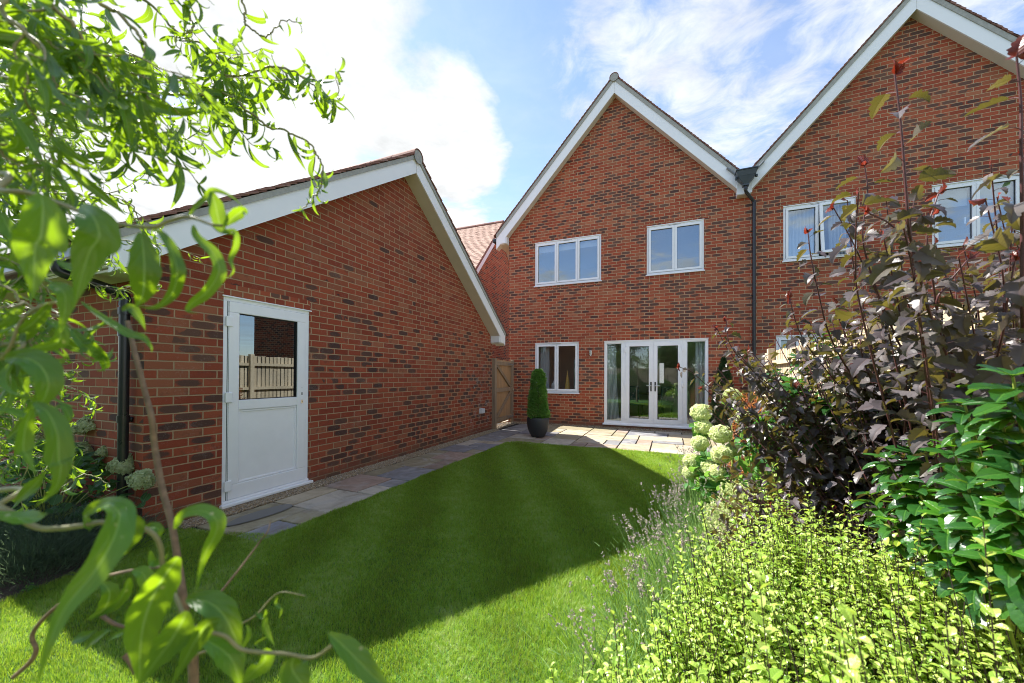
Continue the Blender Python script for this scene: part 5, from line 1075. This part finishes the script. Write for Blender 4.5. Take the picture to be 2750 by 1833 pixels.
shoot([T3+[0,0,.1]]+z2((-300,880,.40),(0,900,.36),(150,640,.36),(330,530,.36),(480,540,.37)),.002,.001,[
 (z2((540,520,.40),(660,610,.40),(780,690,.40),(860,735,.40),(950,760,.40),(1000,820,.40),(1010,860,.40)),.0115,.3,.9),
 (z2((810,575,.40),(870,560,.40),(930,630,.40),(968,712,.40)),.011,.2,.4),
 (z2((340,520,.36),(260,620,.36),(180,690,.36),(50,750,.36)),.013,.2,.6),
 (z2((320,640,.36),(400,690,.36),(380,790,.36),(240,830,.36),(60,870,.36)),.015,.3,.9),
 (z2((30,900,.33),(150,890,.33),(260,940,.33),(320,1050,.33),(290,1170,.33),(210,1240,.33)),.026,.1,.7),
 (z2((230,1190,.31),(320,1260,.31),(380,1400,.31),(390,1568,.31))+z3((405,130,.31),(370,270,.31),(230,400,.31)),.020,.1,.5),
 (z2((215,1230,.33),(170,1350,.33),(155,1500,.33))+z3((180,60,.33),(240,190,.33)),.014,.2,.6),
 (z2((340,1240,.36),(420,1220,.36),(460,1280,.36),(455,1340,.36)),.009,.4,.8),
 (z2((-60,1240,.36),(60,1250,.36),(160,1280,.36),(260,1250,.36)),.012,.8,1.2),
 (z2((330,400,.34),(380,420,.34),(430,470,.34),(430,600,.34),(380,760,.34)),.016,.2,.5),
 (z2((380,240,.38),(440,280,.38),(560,310,.38),(600,360,.38)),.010,.4,.5)])
# lower left shoot
shoot([T3]+z3((-300,330,.40),(0,400,.36),(230,530,.36),(400,540,.36),(560,520,.36),(700,500,.36),(920,530,.36),(1020,580,.36),(1065,660,.36),(1080,780,.36),(1100,900,.36),(1170,1000,.35),(1240,1150,.34),(1350,1220,.33),(1500,1260,.33),(1620,1350,.33),(1900,1375,.33),(2080,1400,.33),(2210,1320,.33)),.0028,.0014,[
 (z3((560,455,.34),(640,400,.34),(740,390,.33),(790,440,.32),(780,540,.31),(720,680,.30),(620,840,.29),(500,980,.28),(400,1130,.27),(310,1350,.26),(240,1600,.26)),.026,.25,.55),
 (z3((880,440,.33),(880,540,.33),(820,660,.33),(760,770,.33)),.020,-.2,.2),
 (z3((1160,545,.35),(1220,450,.35),(1340,425,.35),(1430,470,.35),(1440,560,.35),(1370,700,.35),(1330,830,.35),(1300,980,.35)),.017,.2,.9),
 (z3((1190,730,.33),(1100,850,.33),(1010,1010,.33),(950,1200,.33),(930,1400,.33),(930,1620,.33)),.034,.1,.5),
 (z3((1250,1090,.30),(1200,1180,.30),(1130,1300,.30),(1040,1420,.30),(900,1620,.30)),.026,-.1,.3),
 (z3((1470,1150,.31),(1380,1180,.31),(1300,1290,.31),(1230,1420,.31),(1120,1620,.31)),.018,.2,.5),
 (z3((1240,1010,.34),(1380,1030,.34),(1490,1120,.34),(1560,1260,.34),(1600,1380,.34)),.026,.0,.4),
 (z3((1330,1260,.34),(1480,1350,.34),(1560,1450,.34),(1600,1620,.34)),.026,.2,.5),
 (z3((1760,1340,.36),(1760,1420,.36),(1680,1500,.36),(1560,1620,.36)),.020,.2,.7),
 (z3((1960,1390,.33),(1940,1470,.33),(2000,1568,.33),(2060,1660,.33)),.028,.0,.5),
 (z3((2190,1240,.32),(2290,1330,.32),(2400,1440,.32),(2520,1560,.32),(2640,1660,.32)),.022,.1,.5),
 (z3((880,820,.40),(950,840,.40),(985,950,.40),(965,1090,.40)),.016,.1,.3),
 (z3((860,870,.40),(830,960,.40),(760,1060,.40),(600,1150,.40)),.014,.4,.9),
 (z3((680,900,.40),(730,970,.40),(690,1080,.40),(570,1150,.40)),.018,.0,.5),
 (z3((480,1290,.38),(560,1260,.38),(650,1215,.38)),.012,.2,.5),
 (z3((560,1350,.38),(620,1290,.38),(690,1240,.38),(740,1220,.38)),.012,.7,.9),
 (z3((720,1280,.38),(800,1240,.38),(880,1205,.38)),.007,.3,.6),
 (z3((1000,690,.38),(1010,770,.38),(1080,760,.38),(1130,700,.38)),.010,.3,.9),
 (z3((560,450,.36),(590,520,.36),(620,490,.36),(590,560,.36)),.010,.2,.6),
 (z3((100,370,.36),(180,300,.36),(250,230,.36),(310,150,.36)),.014,.4,.6),
 (z3((-60,440,.34),(100,470,.34),(250,470,.34),(320,440,.34)),.018,.5,.9),
 (z3((950,560,.37),(1010,530,.37),(1060,560,.37),(1040,620,.37)),.011,.2,.6)],label='lowest willow shoot, out of focus, with long grey-green leaves over the lawn')
shoot(z3((1240,1400,.40),(1400,1340,.42),(1560,1205,.44),(1700,1120,.45),(1800,1010,.46),(1880,965,.46),(2030,990,.46)),.0014,.0008,[
 (z3((1770,1080,.45),(1760,1180,.45),(1790,1260,.45),(1830,1330,.45)),.009,.1,.9),(z3((1850,975,.46),(1830,1040,.46),(1870,1090,.46),(1845,1160,.46)),.006,.1,1.2),
 (z3((1640,1185,.44),(1655,1240,.44),(1620,1320,.44),(1560,1400,.44)),.007,.2,.9),(z3((1790,1260,.45),(1740,1280,.45),(1700,1310,.45),(1730,1340,.45)),.004,.2,.9),(z3((1700,1100,.45),(1740,1130,.45),(1790,1110,.45)),.007,.2,.9)],label='thin pale willow sprig with curled young leaves over the dark lawn')
shoot(z3((90,1530,.50),(200,1430,.50),(240,1350,.50),(215,1250,.50),(300,1130,.50),(450,1000,.50),(560,900,.50),(700,860,.48),(880,820,.46),(1030,800,.45),(1090,800,.45)),.0028,.0016,[],mat_='cane')
shoot(z3((650,1100,.42),(750,1170,.42),(850,1200,.42),(1060,1232,.42)),.0022,.0014,[],mat_='cane')
shoot(z3((1440,1000,.48),(1600,800,.50),(1720,640,.52),(1780,560,.52),(1800,490,.53)),.0016,.0006,[],mat_='cane')
shoot(z3((830,1380,.45),(870,1430,.45),(905,1500,.45)),.0035,.0030,[],mat_='cane')
# cut cane
cane=z2((850,650,.55),(895,850,.54),(960,1100,.53),(1010,1300,.52))+z3((1030,0,.52),(1080,280,.51),(1140,500,.5),(1190,800,.49),(1215,980,.48),(1245,1200,.48),(1270,1400,.48),(1290,1650,.48))
b0=np.array([cane[-1][0]+.02,cane[-1][1]+.01,0.]); q=QM(); P=smooth_path(cane+[b0],6); q.tube(P,np.interp(np.arange(len(P)),[0,40,len(P)],[.0030,.0040,.006]),10,cap=True); o=q.build('cut_cane',M['cane'],None,tuple(b0),smooth=True); tag(o,'bare brown cane with a cut top, blurred in front of the garage corner','cane')

# ================================================================== LIGHT AND SKY
SD=Vector((-.878,.16,1.)).normalized(); el=math.asin(SD.z); az=math.atan2(SD.x,SD.y)   # azimuth measured from +Y towards +X
sun=bpy.data.lights.new('sun','SUN'); sun.energy=SUN_E; sun.angle=R_(.53); sun.color=(1,.955,.88); so=bpy.data.objects.new('sun',sun); COL.objects.link(so); so.location=(-20,4,22); so.rotation_euler=SD.to_track_quat('Z','Y').to_euler()
t=NT('w',world=True); sky=t.n('ShaderNodeTexSky',sky_type='NISHITA'); sky.sun_disc=False; sky.sun_elevation=el; sky.sun_rotation=az; sky.air_density=1.0; sky.dust_density=.25; sky.ozone_density=2.2; sky.altitude=50
d=t.n('ShaderNodeTexCoord').outputs['Generated']; sp=t.n('ShaderNodeSeparateXYZ',{0:d}); zc=t.math('MAXIMUM',sp.outputs[2],.06)
pl=t.n('ShaderNodeCombineXYZ',{0:t.math('DIVIDE',sp.outputs[0],zc),1:t.math('DIVIDE',sp.outputs[1],zc)}).outputs[0]
n1=t.noise(pl,1.5,9,.58,.25).outputs[0]; n2=t.noise(pl,5.5,8,.62,.5).outputs[0]; n3=t.noise(pl,.9,5,.5,.0).outputs[0]
def blob(v,r0,r1):
    v=Vector(v).normalized(); dt=t.n('ShaderNodeVectorMath',{0:d,1:tuple(v)},operation='DOT_PRODUCT').outputs[1]
    return t.mr(dt,math.cos(R_(r0)),math.cos(R_(r1)),0.,1.,True)
# broad bright cumulus towards the sun, mackerel cloud high on the right
big=blob((-.80,.42,.30),34,8); b2=blob((-.578,.50,.60),17,5); b3=blob((-.50,.66,.53),15,4); low=blob((-.75,.62,.22),34,8)
cum=t.math('MAXIMUM',t.math('MAXIMUM',big,low),t.math('MAXIMUM',b2,b3))
c1=t.mr(t.math('ADD',t.math('MULTIPLY',cum,.52),t.math('MULTIPLY',t.math('SUBTRACT',n1,.5),1.25)),.21,.45,0.,1.,True)
mk=t.math('MAXIMUM',blob((.07,.80,.60),23,3),blob((.30,.72,.64),16,3)); c2=t.mr(t.math('ADD',t.math('MULTIPLY',mk,.50),t.math('ADD',t.math('MULTIPLY',t.math('SUBTRACT',n2,.5),1.3),t.math('MULTIPLY',t.math('SUBTRACT',n1,.5),.8))),.10,.75,0.,.85,True)
# scattered cloud over the rest of the sky (behind the viewer, mirrored in the panes)
bk=t.mr(sp.outputs[1],.05,-.25,0.,1.,True); c3=t.math('MULTIPLY',t.mr(t.math('ADD',n3,t.math('MULTIPLY',t.math('SUBTRACT',n2,.5),.6)),.46,.62,0.,.9,True),bk)
veil=t.math('MULTIPLY',t.mr(n3,.30,.75,.05,.40,True),t.mr(sp.outputs[2],.75,.2,.3,1.)); thin=t.mr(n2,.4,.75,0.,.10)
cl=t.math('MAXIMUM',t.math('MAXIMUM',c1,c2),t.math('MAXIMUM',c3,t.math('ADD',veil,thin)),clamp=True)
shade=t.mr(t.noise(pl,3.2,6,.6).outputs[0],.3,.7,.70,1.05); cc=t.n('ShaderNodeVectorMath',{0:(CLOUD*.97,CLOUD*.99,CLOUD),'Scale':shade},operation='SCALE').outputs[0]
skc=t.n('ShaderNodeVectorMath',{0:sky.outputs[0],1:SKYTINT},operation='MULTIPLY').outputs[0]
col=t.mix(cl,skc,cc); bg=t.n('ShaderNodeBackground',{'Color':col,'Strength':SKY_S}); o=t.n('ShaderNodeOutputWorld'); t.L.new(bg.outputs[0],o.inputs[0])
scn.view_settings.view_transform='Standard'; scn.view_settings.look='None'; scn.view_settings.exposure=EXPO; scn.view_settings.gamma=1; scn.view_settings.use_curve_mapping=False
scn.cycles.filter_width=.95; scn.cycles.max_bounces=8; scn.cycles.transparent_max_bounces=12; scn.cycles.sample_clamp_indirect=6; scn.cycles.use_denoising=True
scn.cycles.caustics_reflective=False; scn.cycles.caustics_refractive=False
